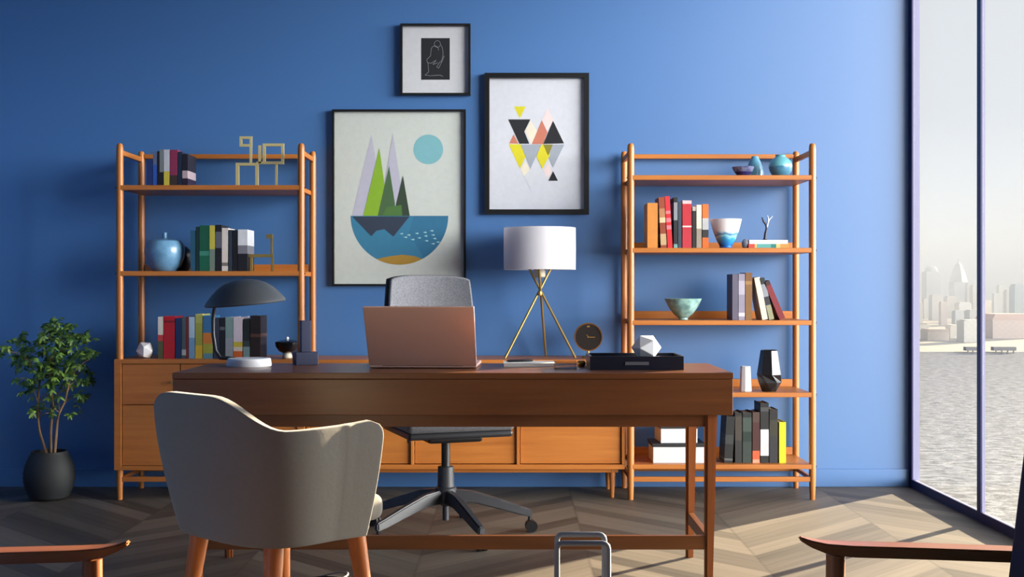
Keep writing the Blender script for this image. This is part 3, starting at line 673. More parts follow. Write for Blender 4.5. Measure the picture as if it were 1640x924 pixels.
# ---------------------------------------------------------------- on the credenza: tripod lamp, clock
CT = .70
D = 6.06; lx = X(864.5, D)
t = thing('tripod_lamp', 'brass tripod table lamp with a white drum shade', 'lamp', (lx, D, CT))
zs0, zs1 = Z(432, 6.06) - CT, Z(365, 6.06) - CT
sr = .184
m = MB(); m.lathe([(sr, zs0), (sr + .001, (zs0 + zs1) / 2), (sr, zs1), (sr - .004, zs1), (sr - .004, zs0), (sr, zs0)], 48)
def shade_mat():
    m = bpy.data.materials.new('white_linen_shade'); m.use_nodes = True; tt = m.node_tree; p = tt.nodes['Principled BSDF']
    p.inputs['Base Color'].default_value = lin((236, 234, 238)); p.inputs['Roughness'].default_value = .9
    tl = tt.nodes.new('ShaderNodeBsdfTranslucent'); tl.inputs[0].default_value = lin((236, 234, 238))
    mx = tt.nodes.new('ShaderNodeMixShader'); mx.inputs[0].default_value = .45
    tt.links.new(p.outputs[0], mx.inputs[1]); tt.links.new(tl.outputs[0], mx.inputs[2]); tt.links.new(mx.outputs[0], tt.nodes['Material Output'].inputs[0]); return m
m.build('drum_shade', shade_mat(), t)
MB().lathe([(.02, zs0 - .04), (.028, zs0 - .035), (.03, zs0 + .02), (.022, zs0 + .05), (0, zs0 + .05), ], 20).build('socket', M('cream_socket', (206, 196, 170), .5), t)
zc = Z(470, 6.06) - CT
for (ftx, fty), (hx, hy) in (((X(809, 5.98) - lx, -.06), (.070, .04)), ((X(922, 5.98) - lx, -.06), (-.066, .04)), ((.035, .16), (-.008, -.06))):
    m = MB(); m.tube([(ftx, fty, .004), (hx * 1.0, hy, zs0 + .03)], .0062, 12); m.build('leg', BRASS, t)
MB().lathe([(0, zc - .012), (.011, zc - .010), (.013, zc), (.011, zc + .01), (0, zc + .012)], 16).build('hub', BRASS, t)
m = MB()
for aa in (0, 120, 240): m.tube([(0, 0, zs0 + .052), (sr * .985 * math.cos(R(aa)), sr * .985 * math.sin(R(aa)), zs0 + .052)], .0025, 6)
m.build('shade_spider', BRASS, t)
D = 6.10; cx = X(942, D)
t = thing('table_clock', 'round black table clock with a brass rim on the credenza', 'clock', (cx, D, CT))
rc = 22.5 * D / F; zc = Z(539.5, D) - CT
def ring_xz(rr, n=40, y=0.0, z=zc): return [(rr * math.cos(2 * math.pi * i / n), y, z + rr * math.sin(2 * math.pi * i / n)) for i in range(n)]
m = MB(); m.lathe([(0, -.018), (rc, -.018), (rc, .018), (rc - .005, .018), (rc - .005, .012), (0, .012)], 44); m.build('case', M('brass_case', (150, 104, 50), .35, metal=.7), t, (0, 0, zc), (R(90), 0, 0))
m = MB(); m.lathe([(0, .0125), (rc - .006, .0125), (rc - .006, .0135), (0, .0135)], 44); m.build('dial', M('black_dial', (26, 22, 22), .4), t, (0, 0, zc), (R(90), 0, 0))
MB().box(-.006, .034, -.0165, -.0145, zc - .003, zc + .001).build('minute_hand', BRASS, t)
MB().box(-.014, .002, -.0185, -.017, -.0016, .0016).build('hour_hand', BRASS, t, (0, 0, zc + .003), (0, R(40), 0))
MB().box(-.007, .007, -.0155, -.0138, zc + .050, zc + .058, bev=.0006).build('hour_mark', BRASS, t)
m = MB(); m.lathe([(0, 0), (.034, 0), (.034, .008), (.008, .014), (.006, .03), (.006, zc - rc + .002), (0, zc - rc + .002)], 24); m.build('stand', BRASS, t)

# ---------------------------------------------------------------- pictures on the wall
def frame(x0, x1, y0, y1, bw, depth, label, fm=BLACK, gap=.001):
    D = YB - gap - depth
    t = thing('framed_picture', label, 'picture', (X((x0 + x1) / 2, D), YB - gap, Z((y0 + y1) / 2, D)))
    a, b = (X(x1, D) - X(x0, D)) / 2, (Z(y0, D) - Z(y1, D)) / 2
    m = MB(); m.box(-a, -a + bw, -depth, 0, -b, b); m.box(a - bw, a, -depth, 0, -b, b)
    m.box(-a + bw, a - bw, -depth, 0, b - bw, b); m.box(-a + bw, a - bw, -depth, 0, -b, -b + bw)
    m.build('frame', fm, t, smooth=False)
    def q(px, py, lay=0): return (X(px, D) - t.location.x, -.010 - lay * .0004, Z(py, D) - t.location.z)
    return t, q, a, b, bw
def art(cols): return [M('print_%d_%d_%d' % c, c, .75, var=.3, scale=40, rgb2=tuple(int(v * .9) for v in c)) for c in cols]
# landscape print
t, q, a, b, bw = frame(531.5, 746, 175, 458, .011, .030, 'largest picture, abstract mountains above a blue half circle, in a thin dark frame')
cols = [(194, 200, 196), (178, 178, 196), (128, 170, 40), (66, 98, 62), (44, 62, 46), (118, 174, 184), (50, 118, 152), (34, 74, 108), (42, 54, 74), (164, 128, 48), (150, 196, 206), (44, 108, 144), (72, 112, 56)]
m = MB(); m.box(-a + bw, a - bw, -.010, -.002, -b + bw, b - bw, 0)
def cpx(x, y): return (540 + x * .2597, 190 + y * .2597)
def pg(pts, mi, lay): m.poly([q(*cpx(*p), lay) for p in pts], mi)
pg([(88, 598), (208, 96), (250, 330), (250, 598)], 1, 1); pg([(255, 598), (342, 90), (392, 420), (392, 598)], 1, 2)
pg([(158, 598), (258, 178), (292, 420), (292, 598)], 2, 3); pg([(248, 598), (318, 290), (354, 520), (354, 598)], 3, 4); pg([(345, 598), (404, 350), (446, 598)], 4, 5)
pg([(275, 598), (300, 545), (395, 530), (400, 598)], 12, 6)
m.poly([q(*cpx(560 + 92 * math.cos(i * math.pi / 20), 187 + 92 * math.sin(i * math.pi / 20)), 1) for i in range(40)], 5)
cxx, rr_ = 382, 302
half = [(cxx + rr_ * math.cos(R(i * 6)), 598 + rr_ * math.sin(R(i * 6))) for i in range(31)]
pg(half, 6, 1)
rt = [(cxx + rr_ * math.cos(R(i * 6)), 598 + rr_ * math.sin(R(i * 6))) for i in range(0, 11)]
pg(rt + [(440, 700), (470, 598)], 11, 2)
pg([(92, 602), (444, 602), (345, 726), (290, 680), (240, 690), (208, 724)], 8, 3)
bt = [(cxx + rr_ * math.cos(R(t_)), 598 + rr_ * math.sin(R(t_))) for t_ in range(62, 121, 4)]
pg(bt + [(320, 848), (400, 838), (470, 846)], 9, 4)
for fx, fy in ((395, 708), (440, 716), (490, 706), (540, 700), (582, 690), (420, 730), (465, 744), (505, 734), (545, 722), (590, 716), (550, 752), (600, 738), (590, 770), (620, 760)):
    pg([(fx - 13, fy), (fx + 6, fy - 5), (fx + 12, fy + 2), (fx + 4, fy + 6)], 10, 5)
m.build('print', art(cols), t, smooth=False, normals=False)
# small line drawing
t, q, a, b, bw = frame(641, 753.5, 37.5, 152, .011, .034, 'smallest picture, white line figure on black with a wide pale mount')
m = MB(); m.box(-a + bw, a - bw, -.010, -.002, -b + bw, b - bw, 0)
m.poly([q(674, 59.5, 1), q(720, 59.5, 1), q(720, 126.5, 1), q(674, 126.5, 1)], 1)
def stroke(pts, w=.0016):
    P = [Vector(q(*p, 2)) for p in pts]
    for i in range(len(P) - 1):
        d = (P[i + 1] - P[i]).normalized(); n = Vector((-d.z, 0, d.x)) * w * .5
        m.poly([P[i] - n, P[i + 1] - n, P[i + 1] + n, P[i] + n], 2)
def arc(cx_, cy_, rx, ry, a0, a1, n=12): return [(cx_ + rx * math.cos(R(a0 + (a1 - a0) * i / n)), cy_ + ry * math.sin(R(a0 + (a1 - a0) * i / n))) for i in range(n + 1)]
stroke(arc(700, 69, 5, 5.5, 30, 390)); stroke(arc(696, 79, 6, 7, 180, 360)); stroke([(690, 79), (689, 88), (683, 94), (684, 99), (690, 100), (698, 95)])
stroke(arc(704, 84, 5, 14, -70, 90)); stroke([(704, 98), (699, 106), (702, 108), (708, 96), (711, 88)]); stroke([(685, 99), (686, 114), (680, 119), (689, 120), (704, 119), (709, 121)]); stroke([(698, 95), (693, 102), (701, 99)])
m.build('print', art([(198, 200, 206), (14, 17, 26), (150, 154, 162)]), t, smooth=False, normals=False)
# triangles
t, q, a, b, bw = frame(776, 943.5, 116.5, 343, .026, .034, 'medium picture of coloured triangles in a thick black frame')
m = MB(); m.box(-a + bw, a - bw, -.010, -.002, -b + bw, b - bw, 0)
cols = [(200, 203, 213), (206, 196, 34), (18, 19, 28), (190, 114, 94), (224, 204, 204), (150, 158, 170), (128, 122, 36), (222, 214, 196), (200, 204, 212)]
def cp2(x, y): return (780 + x * .1732, 150 + y * .1732)
def p2(pts, mi, lay): m.poly([q(*cp2(*p), lay) for p in pts], mi)
p2([(355, 340), (405, 240), (470, 350), (410, 462)], 7, 1)
p2([(250, 112), (358, 112), (304, 222)], 1, 1); p2([(196, 232), (402, 232), (345, 345), (392, 458), (300, 458)], 2, 2)
p2([(205, 455), (246, 370), (290, 458)], 3, 1); p2([(415, 462), (508, 240), (560, 350), (520, 462)], 3, 2); p2([(560, 125), (625, 260), (545, 345), (510, 240)], 4, 1)
p2([(522, 460), (612, 245), (714, 455)], 2, 3); p2([(200, 462), (310, 462), (356, 580), (304, 690)], 1, 1); p2([(312, 465), (505, 465), (402, 690)], 5, 2)
p2([(505, 465), (560, 465), (585, 560), (512, 690), (458, 575)], 1, 3); p2([(515, 465), (716, 465), (612, 680)], 5, 2); p2([(520, 465), (610, 465), (568, 570)], 6, 4)
p2([(568, 802), (612, 712), (658, 802)], 2, 2); p2([(520, 700), (575, 640), (600, 720), (560, 785)], 4, 1); p2([(310, 700), (350, 620), (402, 700), (360, 790)], 7, 1)
p2([(345, 760), (402, 690), (470, 700), (490, 720), (412, 905)], 8, 2)
m.build('print', art(cols), t, smooth=False, normals=False)

# ---------------------------------------------------------------- desk
DT = .76
dk = thing('desk', 'long walnut writing desk with a deep apron in the middle of the room', 'desk', (-.208, 4.16, 0))
hw = .986
MB().box(-hw, hw, 0, .54, DT - .022, DT, bev=.003).build('desktop', DX, dk)
MB().box(-hw + .002, hw - .002, .001, .53, .611, DT - .0225, bev=.003).build('drawer_box', DX, dk)
MB().box(-.90, .90, .035, .060, .566, .6108, bev=.002).build('front_rail', DX, dk)
for sx in (-1, 1):
    for y, tw in ((.047, 1), (.500, 1)):
        m = MB()
        tmp = bmesh.new(); bmesh.ops.create_cube(tmp, size=1)
        for v in tmp.verts:
            top = v.co.z > 0; h = .021 if top else .0145
            v.co = Vector((sx * (.913 if top else .905) + (h if v.co.x > 0 else -h), y + (h if v.co.y > 0 else -h), .6108 if top else 0))
        bmesh.ops.bevel(tmp, geom=[e for e in tmp.edges if abs(e.verts[0].co.z - e.verts[1].co.z) > .1], offset=.008, segments=4, affect='EDGES'); m.merge(tmp)
        m.build('leg', DZ, dk)
    MB().box(sx * .908 - .012, sx * .908 + .012, .064, .484, .134, .178, bev=.003).build('side_stretcher', DY, dk)
    MB().box(sx * .911 - .012, sx * .911 + .012, .068, .480, .566, .6108, bev=.002).build('side_rail', DY, dk)
MB().box(-.896, .896, .036, .058, .131, .180, bev=.003).build('front_stretcher', DX, dk)

# laptop
LM = M('rose_gold_aluminium', (250, 210, 196), .36, metal=.6)
t = thing('laptop', 'open rose gold laptop seen from behind on the desk', 'laptop', (-.330, 4.39, DT), R(-2.0))
MB().box(-.200, .200, .0, .272, .002, .016, bev=.005).build('base', LM, t)
lid_l = .268
th = math.atan2(.150, .218)
lid = MB().box(-.200, .200, -.007, 0, 0, lid_l, bev=.003).build('lid', LM, t, (0, .004, .013), (th, 0, 0))
MB().box(-.19, .19, .0003, .001, .012, lid_l - .01).build('screen', M('laptop_screen', (20, 22, 26), .2), lid, smooth=False)
MB().box(-.175, .175, .06, .17, .0161, .0170).build('keyboard', M('keyboard_black', (34, 34, 36), .5), t, smooth=False)
MB().tube([(-.15, .004, .013), (.15, .004, .013)], .006, 10).build('hinge', DPLASTIC, t)

# desk lamp with mushroom shade
D = 4.53; bx0 = X(399, D)
t = thing('desk_lamp', 'desk lamp with a grey dome shade and white round base on the desk', 'lamp', (bx0, D, DT))
MB().lathe([(0, 0), (.083, 0), (.085, .004), (.082, .026), (.078, .030), (0, .030)], 44).build('base', M('white_lamp_base', (226, 228, 236), .4), t)
def lp(px, py, yo=0.0): return (X(px, D) - bx0, yo, Z(py, D) - DT)
arm = [(-.060, .03, .024), (-.09, .03, .028), lp(350, 574, .03), lp(342, 562, .03), lp(338, 535, .03), lp(338, 512, .03), lp(341, 488, .03), lp(350, 470, .02), lp(372, 462, .0)]
MB().tube(arm, .0075, 12).build('stem', M('dark_lamp_stem', (36, 38, 46), .4), t)
m = MB(); rr = .153
pr = [(rr, 0), (rr * .985, .006), (rr * .92, .019), (rr * .82, .037), (rr * .69, .056), (rr * .53, .073), (rr * .35, .084), (rr * .17, .089), (0, .0905)]
inn = [(r_ * .975, z - .004) for r_, z in pr[:-1]] + [(0, .0865)]
m.lathe(pr, 48); m.lathe(inn, 48)
bmesh.ops.bridge_loops(m.bm, edges=[e for e in m.bm.edges if e.is_boundary])
m.build('dome_shade', M('grey_lamp_shade', (66, 70, 76), .42), t, lp(393, 485), (R(3), R(-4.5), 0))
MB().lathe([(0, 0), (.014, .002), (.02, .02), (.012, .045), (0, .05)], 18).build('bulb', M('frosted_bulb', (224, 222, 216), .4), t, lp(393, 478), (0, 0, 0))

# navy block holder
D = 4.60; bx0 = X(489, D); k = D / F
t = thing('candle_holder', 'navy blocky holder with a tall post at the rear of the desk', 'ornament', (bx0, D, DT))
NB = M('navy_matt', (44, 50, 78), .5)
MB().box(-.044, .044, -.03, .03, 0, .050, bev=.003).build('base_block', NB, t, rot=(0, 0, R(24)))
MB().box(-.019, .019, -.016, .016, .0503, .172, bev=.002).build('post', NB, t, rot=(0, 0, R(24)))

# notepad, pen, glass box
t = thing('notepad', 'white open notepad on the desk below the tripod lamp', 'notebook', (X(847, 4.54), 4.545, DT), R(1))
MB().box(-.097, .097, -.072, .072, 0, .013, bev=.001).build('page_block', M('white_paper', (232, 230, 226), .8), t)
MB().box(-.098, .098, -.073, .073, .013, .0142).build('cover_sheet', M('white_paper_top', (236, 235, 234), .8), t)
pen = MB(); pen.tube([(-.055, 0, 0), (-.046, 0, 0), (.04, 0, 0), (.055, 0, 0)], [.0012, .0048, .0048, .0038], 10)
po = pen.build('pen', BLACK, None, (X(832, 4.52), 4.55, DT + .0142 + .0050), (0, 0, R(24)))
tag(po, 'black pen lying on the white notepad', 'pen')
MB().tube([(-.01, .0062, 0), (.04, .0062, 0)], .0012, 6).build('clip', BRASS, po)
D = 4.36; bx0 = X(905, D)
t = thing('glass_box', 'small smoked glass box on the desk beside the black tray', 'box', (bx0, D, DT), 0)
gw, gd, gh = .040, .045, .030
MB().box(-gw, gw, -gd, gd, 0, .003).build('glass_bottom', SMOKE, t, smooth=False)
for (x0, x1, y0, y1) in ((-gw, gw, -gd, -gd + .003), (-gw, gw, gd - .003, gd), (-gw, -gw + .003, -gd + .003, gd - .003), (gw - .003, gw, -gd + .003, gd - .003)):
    MB().box(x0, x1, y0, y1, .003, gh).build('glass_side', SMOKE, t, smooth=False)
# small brass sphere clip beside box
D = 4.50
single(MB().lathe([(0, 0), (.012, 0), (.016, .006), (.017, .014), (.012, .022), (0, .024)], 20), 'paperweight', BRASS, 'small brass paperweight on the desk behind the smoked glass box', 'ornament', (X(931, D), D, DT))

# tray with white polyhedron
t = thing('tray', 'black lacquered tray with grey handle plates on the right of the desk', 'tray', (X(1020, 4.30), 4.30, DT), 0)
tw, td, thh = .170, .235, .050
TB = M('black_tray_lacquer', (20, 24, 38), .3)
m = MB(); m.box(-tw, tw, 0, td, 0, .030); m.box(-tw, tw, 0, .008, .030, thh); m.box(-tw, tw, td - .008, td, .030, thh); m.box(-tw, -tw + .008, .008, td - .008, .030, thh); m.box(tw - .008, tw, .008, td - .008, .030, thh)
m.build('tray_body', TB, t, smooth=False)
MB().box(-.043, .043, -.003, 0, .018, .030, bev=.001).build('handle_plate', M('grey_plate', (104, 104, 112), .4, metal=.4), t)
polyhedron('white faceted polyhedron ornament sitting in the black tray', (X(1035, 4.42), 4.42, DT + .0305), .0560, (0, 0, R(7)), (1.0, .95, .95))

# ---------------------------------------------------------------- office chair
t = thing('office_chair', 'grey fabric swivel chair behind the desk with a five star charcoal base', 'chair', (-.285, 5.10, 0))
for a in (-136, -64, 8, 80, 152):
    ca, sa = math.cos(R(a)), math.sin(R(a))
    m = MB()
    P = [(.03, .165), (.12, .158), (.24, .122), (.33, .092), (.375, .080)]
    tmp = bmesh.new(); rings = []
    for i, (rr, z) in enumerate(P):
        w_ = .026 - .010 * i / 4; h_ = .028 - .012 * i / 4
        rings.append([tmp.verts.new((rr, sy * w_, z + sz * h_)) for sy, sz in ((-1, -1), (1, -1), (.7, 1), (-.7, 1))])
    for i in range(4):
        for k_ in range(4): tmp.faces.new((rings[i][k_], rings[i][(k_ + 1) % 4], rings[i + 1][(k_ + 1) % 4], rings[i + 1][k_]))
    tmp.faces.new(rings[0][::-1]); tmp.faces.new(rings[-1])
    bmesh.ops.recalc_face_normals(tmp, faces=tmp.faces)
    bmesh.ops.bevel(tmp, geom=[e for e in tmp.edges], offset=.005, segments=2, affect='EDGES')
    m.merge(tmp, 0, Matrix.Rotation(R(a), 4, 'Z')); leg = m.build('base_leg', DPLASTIC, t)
    m = MB(); m.tube([(.365 * ca, .365 * sa, .075), (.365 * ca, .365 * sa, .05)], .007, 8)
    for off in (-.012, .012):
        px_, py_ = .372 * ca - sa * off, .372 * sa + ca * off
        m.tube([(px_ - sa * -.007, py_ + ca * -.007, .0255), (px_ - sa * .007, py_ + ca * .007, .0255)], .0255, 16)
    m.build('caster', CPLASTIC, leg)
MB().lathe([(0, .06), (.014, .06), (.014, .12), (.045, .135), (.046, .20), (.036, .205), (.034, .29), (.030, .292), (0, .292)], 24).build('hub', DPLASTIC, t)
MB().lathe([(0, .28), (.019, .28), (.019, .425), (0, .425)], 18).build('gas_lift', CPLASTIC, t)
rz = R(20)
rotm = Matrix.Rotation(rz, 4, 'Z')
m = MB(); m.box(-.11, .13, -.12, .12, .405, .437, bev=.012); m.box(-.175, -.10, -.03, -.012, .423, .436, bev=.004); m.box(-.175, -.165, -.032, -.010, .40, .436, bev=.003); m.build('tilt_mechanism', CPLASTIC, t, rot=(0, 0, rz))
FAB = M('grey_melange_fabric', (128, 130, 138), .95, var=.8, scale=150, rgb2=(84, 86, 94), bump=.3, sheen=.2)
m = MB(); m.box(-.232, .232, -.24, .22, .464, .508, bev=.020, seg=4); m.build('seat', FAB, t, rot=(0, 0, rz))
m = MB(); m.box(-.226, .226, -.232, .215, .436, .4645, bev=.013, seg=3); m.build('seat_shell', DPLASTIC, t, rot=(0, 0, rz))
# curved backrest: local -y faces desk
m = MB(); NX, NZ = 16, 12
def backpt(u, v, d):
    wv = .185 + .015 * (1 - (2 * v - 1) ** 2)
    x = u * wv; z = .58 + v * .54
    y = .235 + .04 * v - .05 * u * u * 1.0 + d
    if v > .9: z -= 0
    return (x, y, z)
def roundz(u, v):
    return .60 + v * .515 - .018 * (abs(u) ** 4) * (1 if v > .5 else -1) * abs(2 * v - 1)
for d, flip in ((0, False), (.032, True)):
    gridv = [[m.bm.verts.new((backpt(-1 + 2 * i / NX, j / NZ, d)[0], backpt(-1 + 2 * i / NX, j / NZ, d)[1], roundz(-1 + 2 * i / NX, j / NZ))) for i in range(NX + 1)] for j in range(NZ + 1)]
    for j in range(NZ):
        for i in range(NX): m.bm.faces.new((gridv[j][i], gridv[j][i + 1], gridv[j + 1][i + 1], gridv[j + 1][i]))
    if not flip: g0 = gridv
bmesh.ops.bridge_loops(m.bm, edges=[e for e in m.bm.edges if e.is_boundary])
o = m.build('backrest', FAB, t, rot=(0, 0, rz)); bv = o.modifiers.new('round', 'BEVEL'); bv.width = .010; bv.segments = 3; bv.limit_method = 'ANGLE'
m = MB(); gridv = [[m.bm.verts.new((backpt(-1 + 2 * i / NX, j / NZ, 0)[0] * 1.03, backpt(-1 + 2 * i / NX, j / NZ, 0)[1] + .0335, roundz(-1 + 2 * i / NX, j / NZ) + (.002 if j == NZ else 0))) for i in range(NX + 1)] for j in range(NZ + 1)]
for j in range(NZ):
    for i in range(NX): m.bm.faces.new((gridv[j][i], gridv[j][i + 1], gridv[j + 1][i + 1], gridv[j + 1][i]))
o = m.build('back_shell', CPLASTIC, t, rot=(0, 0, rz)); sm = o.modifiers.new('thick', 'SOLIDIFY'); sm.thickness = .012; sm.offset = 1
m = MB(); m.tube([(0, .10, .425), (0, .22, .43), (0, .29, .50), (0, .305, .62), (0, .315, .72)], [.02, .02, .018, .016, .014], 12); m.build('back_stem', CPLASTIC, t, rot=(0, 0, rz))

# ---------------------------------------------------------------- grey upholstered armchair (rear view)
TH = R(48)      # heading: direction the seat faces, from +X
t = thing('armchair', 'grey upholstered armchair with wooden legs drawn up to the front of the desk', 'chair', (-.630, 3.25, 0), TH - R(90))
UP = M('grey_wool_upholstery', (140, 136, 129), .92, var=.25, scale=90, rgb2=(124, 120, 114), bump=.12, sheen=.15)
def top_profile(s):
    a = abs(s)
    f = min(1, max(0, (a - .06) / .36)); f = f * f * (3 - 2 * f)
    u = min(1, max(0, (a - .46) / .54))
    return .787 - .083 * f + .010 * u
def plan(s, arm_end, W=.279, BK=.262, n=3.1, yc=-.03):
    """u-shaped plan: s=0 back centre, |s|=1 arm front"""
    a = abs(s); sg = 1 if s >= 0 else -1
    split = .60
    if a <= split:
        ph = a / split * math.pi / 2
        x = W * abs(math.sin(ph)) ** (2 / n); y = yc - (BK + yc) * abs(math.cos(ph)) ** (2 / n)
    else:
        y = yc + (arm_end - yc) * (a - split) / (1 - split); x = W + .17 * (y - yc)
    return sg * x, y
NS, NV = 64, 30
m = MB(); grid = []
ZB = .410
for j in range(NV + 1):
    v = j / NV; row = []
    sc = .81 + .19 * (1 - (1 - v) ** 1.6)
    end = .090
    v0 = .86
    if v > v0: end -= .042 * (1 - math.sqrt(max(0, 1 - ((v - v0) / (1 - v0)) ** 2)))
    end -= .012 * (1 - v)
    for i in range(NS + 1):
        s = -1 + 2 * i / NS
        x, y = plan(s, end / sc if False else end)
        zt = top_profile(s)
        z = ZB + (zt - ZB) * v
        lean = .012 * v
        row.append(m.bm.verts.new((x * sc, y * (sc if y < 0 else 1) - (lean if y < 0 else 0), z)))
    grid.append(row)
for j in range(NV):
    for i in range(NS): m.bm.faces.new((grid[j][i], grid[j][i + 1], grid[j + 1][i + 1], grid[j + 1][i]))
o = m.build('shell_back', UP, t, normals=False, angle=180)
sm = o.modifiers.new('thick', 'SOLIDIFY'); sm.thickness = .026; sm.offset = 1
bv = o.modifiers.new('round', 'BEVEL'); bv.width = .011; bv.segments = 3; bv.limit_method = 'ANGLE'; bv.angle_limit = R(50)
# underside pan + cushion
m = MB(); m.box(-.195, .195, -.185, .150, .398, .418, bev=.009, seg=3); m.build('seat_pan', UP, t)
m = MB(); m.box(-.200, .200, -.19, .205, .4185, .492, bev=.030, seg=5); m.build('seat_cushion', UP, t)
for sx, y, oy in ((-1, -.150, -.05), (1, -.150, -.05), (-1, .120, .045), (1, .120, .045)):
    m = MB(); m.tube([(sx * .165, y, .400), (sx * .205, y + oy, 0)], [.027, .014], 18); m.build('leg', LEGW, t)

# ---------------------------------------------------------------- lounge chairs (only arms and a back edge in view)
NAVYF = M('navy_upholstery', (30, 44, 74), .9, var=.3, scale=80, rgb2=(24, 36, 62), bump=.15)
def lounge(label, tipx, facing, yfar, ynear):
    """facing -1: seat faces left; origin under the front tip of the far arm"""
    t = thing('lounge_chair', label, 'chair', (tipx, (yfar + ynear) / 2, 0), 0, 'pair of facing lounge chairs')
    hd = (yfar - ynear) / 2; f = -facing      # f: +1 means the chair extends to +X behind the tip
    for sy in (1, -1):
        y = sy * hd
        m = MB(); tmp = bmesh.new(); rings = []
        P = [(.0, .5675, .004, .010), (.02, .5615, .007, .016), (.05, .556, .010, .022), (.10, .553, .0115, .026), (.25, .549, .0115, .028), (.42, .543, .0115, .028), (.62, .530, .0115, .026)]
        for px_, pz, hh, hw_ in P:
            rings.append([tmp.verts.new((f * px_, y + a * hw_, pz - hh + b * hh)) for a, b in ((-1, -1), (1, -1), (1, 1), (-1, 1))])
        for i in range(len(P) - 1):
            for k_ in range(4): tmp.faces.new((rings[i][k_], rings[i][(k_ + 1) % 4], rings[i + 1][(k_ + 1) % 4], rings[i + 1][k_]))
        tmp.faces.new(rings[0]); tmp.faces.new(rings[-1][::-1]); bmesh.ops.recalc_face_normals(tmp, faces=tmp.faces)
        bmesh.ops.bevel(tmp, geom=tmp.edges[:], offset=.003, segments=2, affect='EDGES')
        m.merge(tmp); m.build('armrest', LX, t)
        m = MB(); m.tube([(f * .072, y, .531), (f * .068, y, .3), (f * .060, y, 0)], [.019, .017, .011], 16); m.build('leg', LZ, t)
        m = MB(); m.tube([(f * .58, y, .510), (f * .60, y, .3), (f * .66, y, 0)], [.018, .017, .011], 16); m.build('leg', LZ, t)
        MB().box(min(f * .08, f * .60), max(f * .08, f * .60), y - .011, y + .011, .27, .31, bev=.004).build('side_rail', LX, t)
    for xx in (.09, .57): MB().box(f * xx - .012, f * xx + .012, -hd + .012, hd - .012, .275, .31, bev=.004).build('cross_rail', LY, t)
    m = MB(); m.box(min(f * .06, f * .40), max(f * .06, f * .40), -hd + .025, hd - .025, .311, .42, bev=.035, seg=4); m.build('seat_cushion', NAVYF, t)
    m = MB(); m.box(-.055, .055, -hd + .022, hd - .022, 0, .50, bev=.03, seg=4); m.build('back_cushion', NAVYF, t, (f * .438, 0, .40), (0, f * R(7), 0))
    m = MB(); m.box(-.012, .012, -hd + .03, hd - .03, .1, .46, bev=.006); m.build('back_frame', LY, t, (f * .512, 0, .375), (0, f * R(7), 0))
    return t
lounge('navy lounge chair with a wooden arm at the right edge by the window', X(1280, 2.34), -1, 2.34, 1.78)
lounge('wooden lounge chair at the lower left corner showing only its arm', X(207, 2.30), 1, 2.30, 1.74)

# ---------------------------------------------------------------- steel rack and dark bowl basket in the foreground
D = 3.0
t = thing('magazine_rack', 'grey steel tube rack of two tall hoops standing in front of the desk', 'rack', (X(932, D), D + .08, 0))
def hoop(y, px0, px1, pyt, Dh, nm):
    a, b, zt = X(px0, Dh) - t.location.x, X(px1, Dh) - t.location.x, Z(pyt, Dh)
    rr = .014
    pts = [(a, y, .006)]
    pts += [(a + rr - rr * math.cos(R(q_)), y, zt - rr + rr * math.sin(R(q_))) for q_ in (0, 30, 60, 90)]
    pts += [(b - rr + rr * math.sin(R(q_)), y, zt - rr + rr * math.cos(R(q_))) for q_ in (0, 30, 60, 90)]
    pts += [(b, y, .006)]
    MB().tube(pts, .0072, 12).build(nm, CHROME, t)
    return a, b
a1, b1 = hoop(-.08, 892, 974, 870, D, 'front_hoop')
a2, b2 = hoop(.08, 892, 968, 856, D + .16, 'rear_hoop')
for a_, b_ in ((a1, a2), (b1, b2)): MB().tube([(a_, -.08, .006), (b_, .08, .006)], .0058, 10).build('base_bar', CHROME, t)
MB().tube([(a1, -.08, .10), (b1, -.08, .10)], .0058, 10).build('cross_bar', CHROME, t)
MB().tube([(a2, .08, .10), (b2, .08, .10)], .0058, 10).build('cross_bar', CHROME, t)
t = thing('basket', 'dark round basket with a pale rim at the bottom edge beside the grey armchair', 'basket', (X(519, 3.0), 3.0, 0))
MB().lathe([(0, 0), (.05, 0), (.055, .005), (.064, .16), (.060, .315), (.056, .315), (.06, .16), (.05, .01), (0, .01)], 28).build('body', M('charcoal_weave', (52, 56, 62), .8, var=.6, scale=50), t)
m = MB(); m.tube([(.060 * math.cos(2 * math.pi * i / 28), .060 * math.sin(2 * math.pi * i / 28),   .318 + .014 * math.cos(2 * math.pi * i / 28)) for i in range(28)], .0026, 8, closed=True); m.build('rim', M('pale_rim', (150, 150, 148), .6), t)

# ---------------------------------------------------------------- potted plant
t = thing('potted_tree', 'small leafy tree in a round black pot in the left corner', 'plant', (X(79, 5.95), 5.95, 0))
POT = M('black_ribbed_clay', (30, 32, 35), .7)
prof = [(0, 0), (.075, 0), (.082, .004)]
for i in range(1, 23):
    u = i / 23; rr = .1235 * math.sin((.225 + .565 * u) * math.pi) ** .75
    prof.append((rr + (.0014 if i % 2 else -.0014), .004 + u * .232))
prof += [(.088, .240), (.080, .240), (.080, .205)]
m = MB(); m.lathe(prof, 40); m.build('pot', POT, t)
MB().lathe([(.081, .206), (.05, .212), (0, .214)], 28).build('soil', M('dark_soil', (40, 32, 26), .95, var=.6, scale=60), t)
def tp(px, py, yo): return Vector((X(px, 5.95) - t.location.x, yo, Z(py, 5.95)))
TR = M('tan_bark', (150, 116, 84), .8, var=.6, scale=40, stretch=(1, 1, .3))
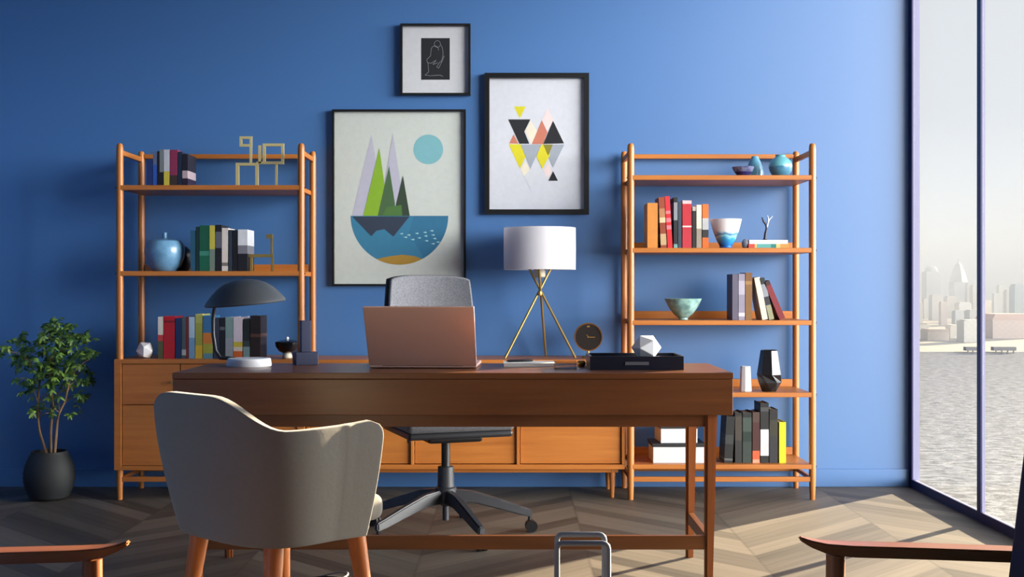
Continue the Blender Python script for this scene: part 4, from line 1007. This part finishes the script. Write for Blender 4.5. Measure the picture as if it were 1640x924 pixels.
trunks = [
    [tp(77, 735, 0), tp(70, 712, .0), tp(62, 690, .01), tp(58, 655, .02), tp(60, 610, .02), tp(52, 590, .0), tp(40, 565, -.03)],
    [tp(80, 735, .01), tp(80, 690, .01), tp(82, 650, .02), tp(80, 600, .0), tp(84, 570, -.02), tp(96, 540, 0)],
    [tp(88, 735, -.01), tp(92, 700, -.02), tp(97, 665, -.03), tp(108, 640, -.03), tp(112, 610, 0), tp(125, 585, .04)]]
rs = random.Random(5)
tips = []
def smooth_path(P, n=5):
    out = []
    for i in range(len(P) - 1):
        p0 = P[max(i - 1, 0)]; p1 = P[i]; p2 = P[i + 1]; p3 = P[min(i + 2, len(P) - 1)]
        for k_ in range(n):
            u = k_ / n
            out.append(.5 * ((2 * p1) + (p2 - p0) * u + (2 * p0 - 5 * p1 + 4 * p2 - p3) * u * u + (3 * p1 - p0 - 3 * p2 + p3) * u ** 3))
    out.append(P[-1]); return out
for P in trunks:
    P = smooth_path(P); n = len(P)
    m = MB(); m.tube(P, [.0085 - .0055 * i / n for i in range(n)], 8)
    for bi in range(int(n * .45), n, 3):
        b0 = P[bi]
        for q_ in range(2):
            d = Vector((rs.uniform(-1, 1), rs.uniform(-.8, .8), rs.uniform(.2, 1))).normalized() * rs.uniform(.05, .11)
            m.tube([b0, b0 + d * .6 + Vector((0, 0, .01)), b0 + d], [.003, .002, .0015], 5); tips.append(b0 + d)
    tips.append(P[-1]); m.build('trunk', TR, t)
# crown clusters: (px, py, radius px)
cl = [(78, 540, 24), (105, 535, 24), (130, 545, 18), (95, 522, 14), (28, 548, 16), (18, 570, 14), (45, 560, 18), (62, 582, 20), (90, 565, 26), (120, 570, 22), (140, 565, 12), (45, 615, 16), (72, 600, 22), (95, 605, 20), (135, 605, 14), (118, 590, 16), (70, 640, 14), (60, 655, 8), (118, 655, 9), (88, 655, 9), (128, 635, 12), (105, 620, 14), (35, 585, 10)]
m = MB()
def leaflet(p, d, n, ln, wd, mi):
    s_ = d.cross(n).normalized(); 
    pts = [p, p + d * ln * .35 + s_ * wd, p + d * ln * .75 + s_ * wd * .8 - n * ln * .05, p + d * ln - n * ln * .14, p + d * ln * .75 - s_ * wd * .8 - n * ln * .05, p + d * ln * .35 - s_ * wd]
    f = m.bm.faces.new([m.bm.verts.new(q_) for q_ in pts]); f.material_index = mi
for px, py, rp_ in cl:
    for _ in range(max(4, int(rp_ * rp_ * .05))):
        while True:
            o_ = Vector((rs.uniform(-1, 1), rs.uniform(-1, 1), rs.uniform(-1, 1)))
            if o_.length < 1: break
        c = tp(px, py, rs.uniform(-.09, .09)) + o_ * rp_ * 5.95 / F
        n = Vector((rs.uniform(-.6, .6), rs.uniform(-.9, .2), rs.uniform(.3, 1))).normalized()
        d0 = n.cross(Vector((rs.uniform(-1, 1), rs.uniform(-1, 1), rs.uniform(-1, 1)))).normalized()
        k_n = rs.randint(5, 7)
        for k_ in range(k_n):
            d = Matrix.Rotation(2 * math.pi * k_ / k_n + rs.uniform(-.2, .2), 3, n) @ d0
            d = (d - n * .35).normalized()
            leaflet(c, d, n, rs.uniform(.024, .036), .0065, rs.randint(0, 2))
m.build('foliage', [M('leaf_green', (72, 106, 42), .5), M('leaf_dark_green', (48, 80, 34), .5), M('leaf_light_green', (106, 138, 56), .5)], t, normals=False, smooth=False)
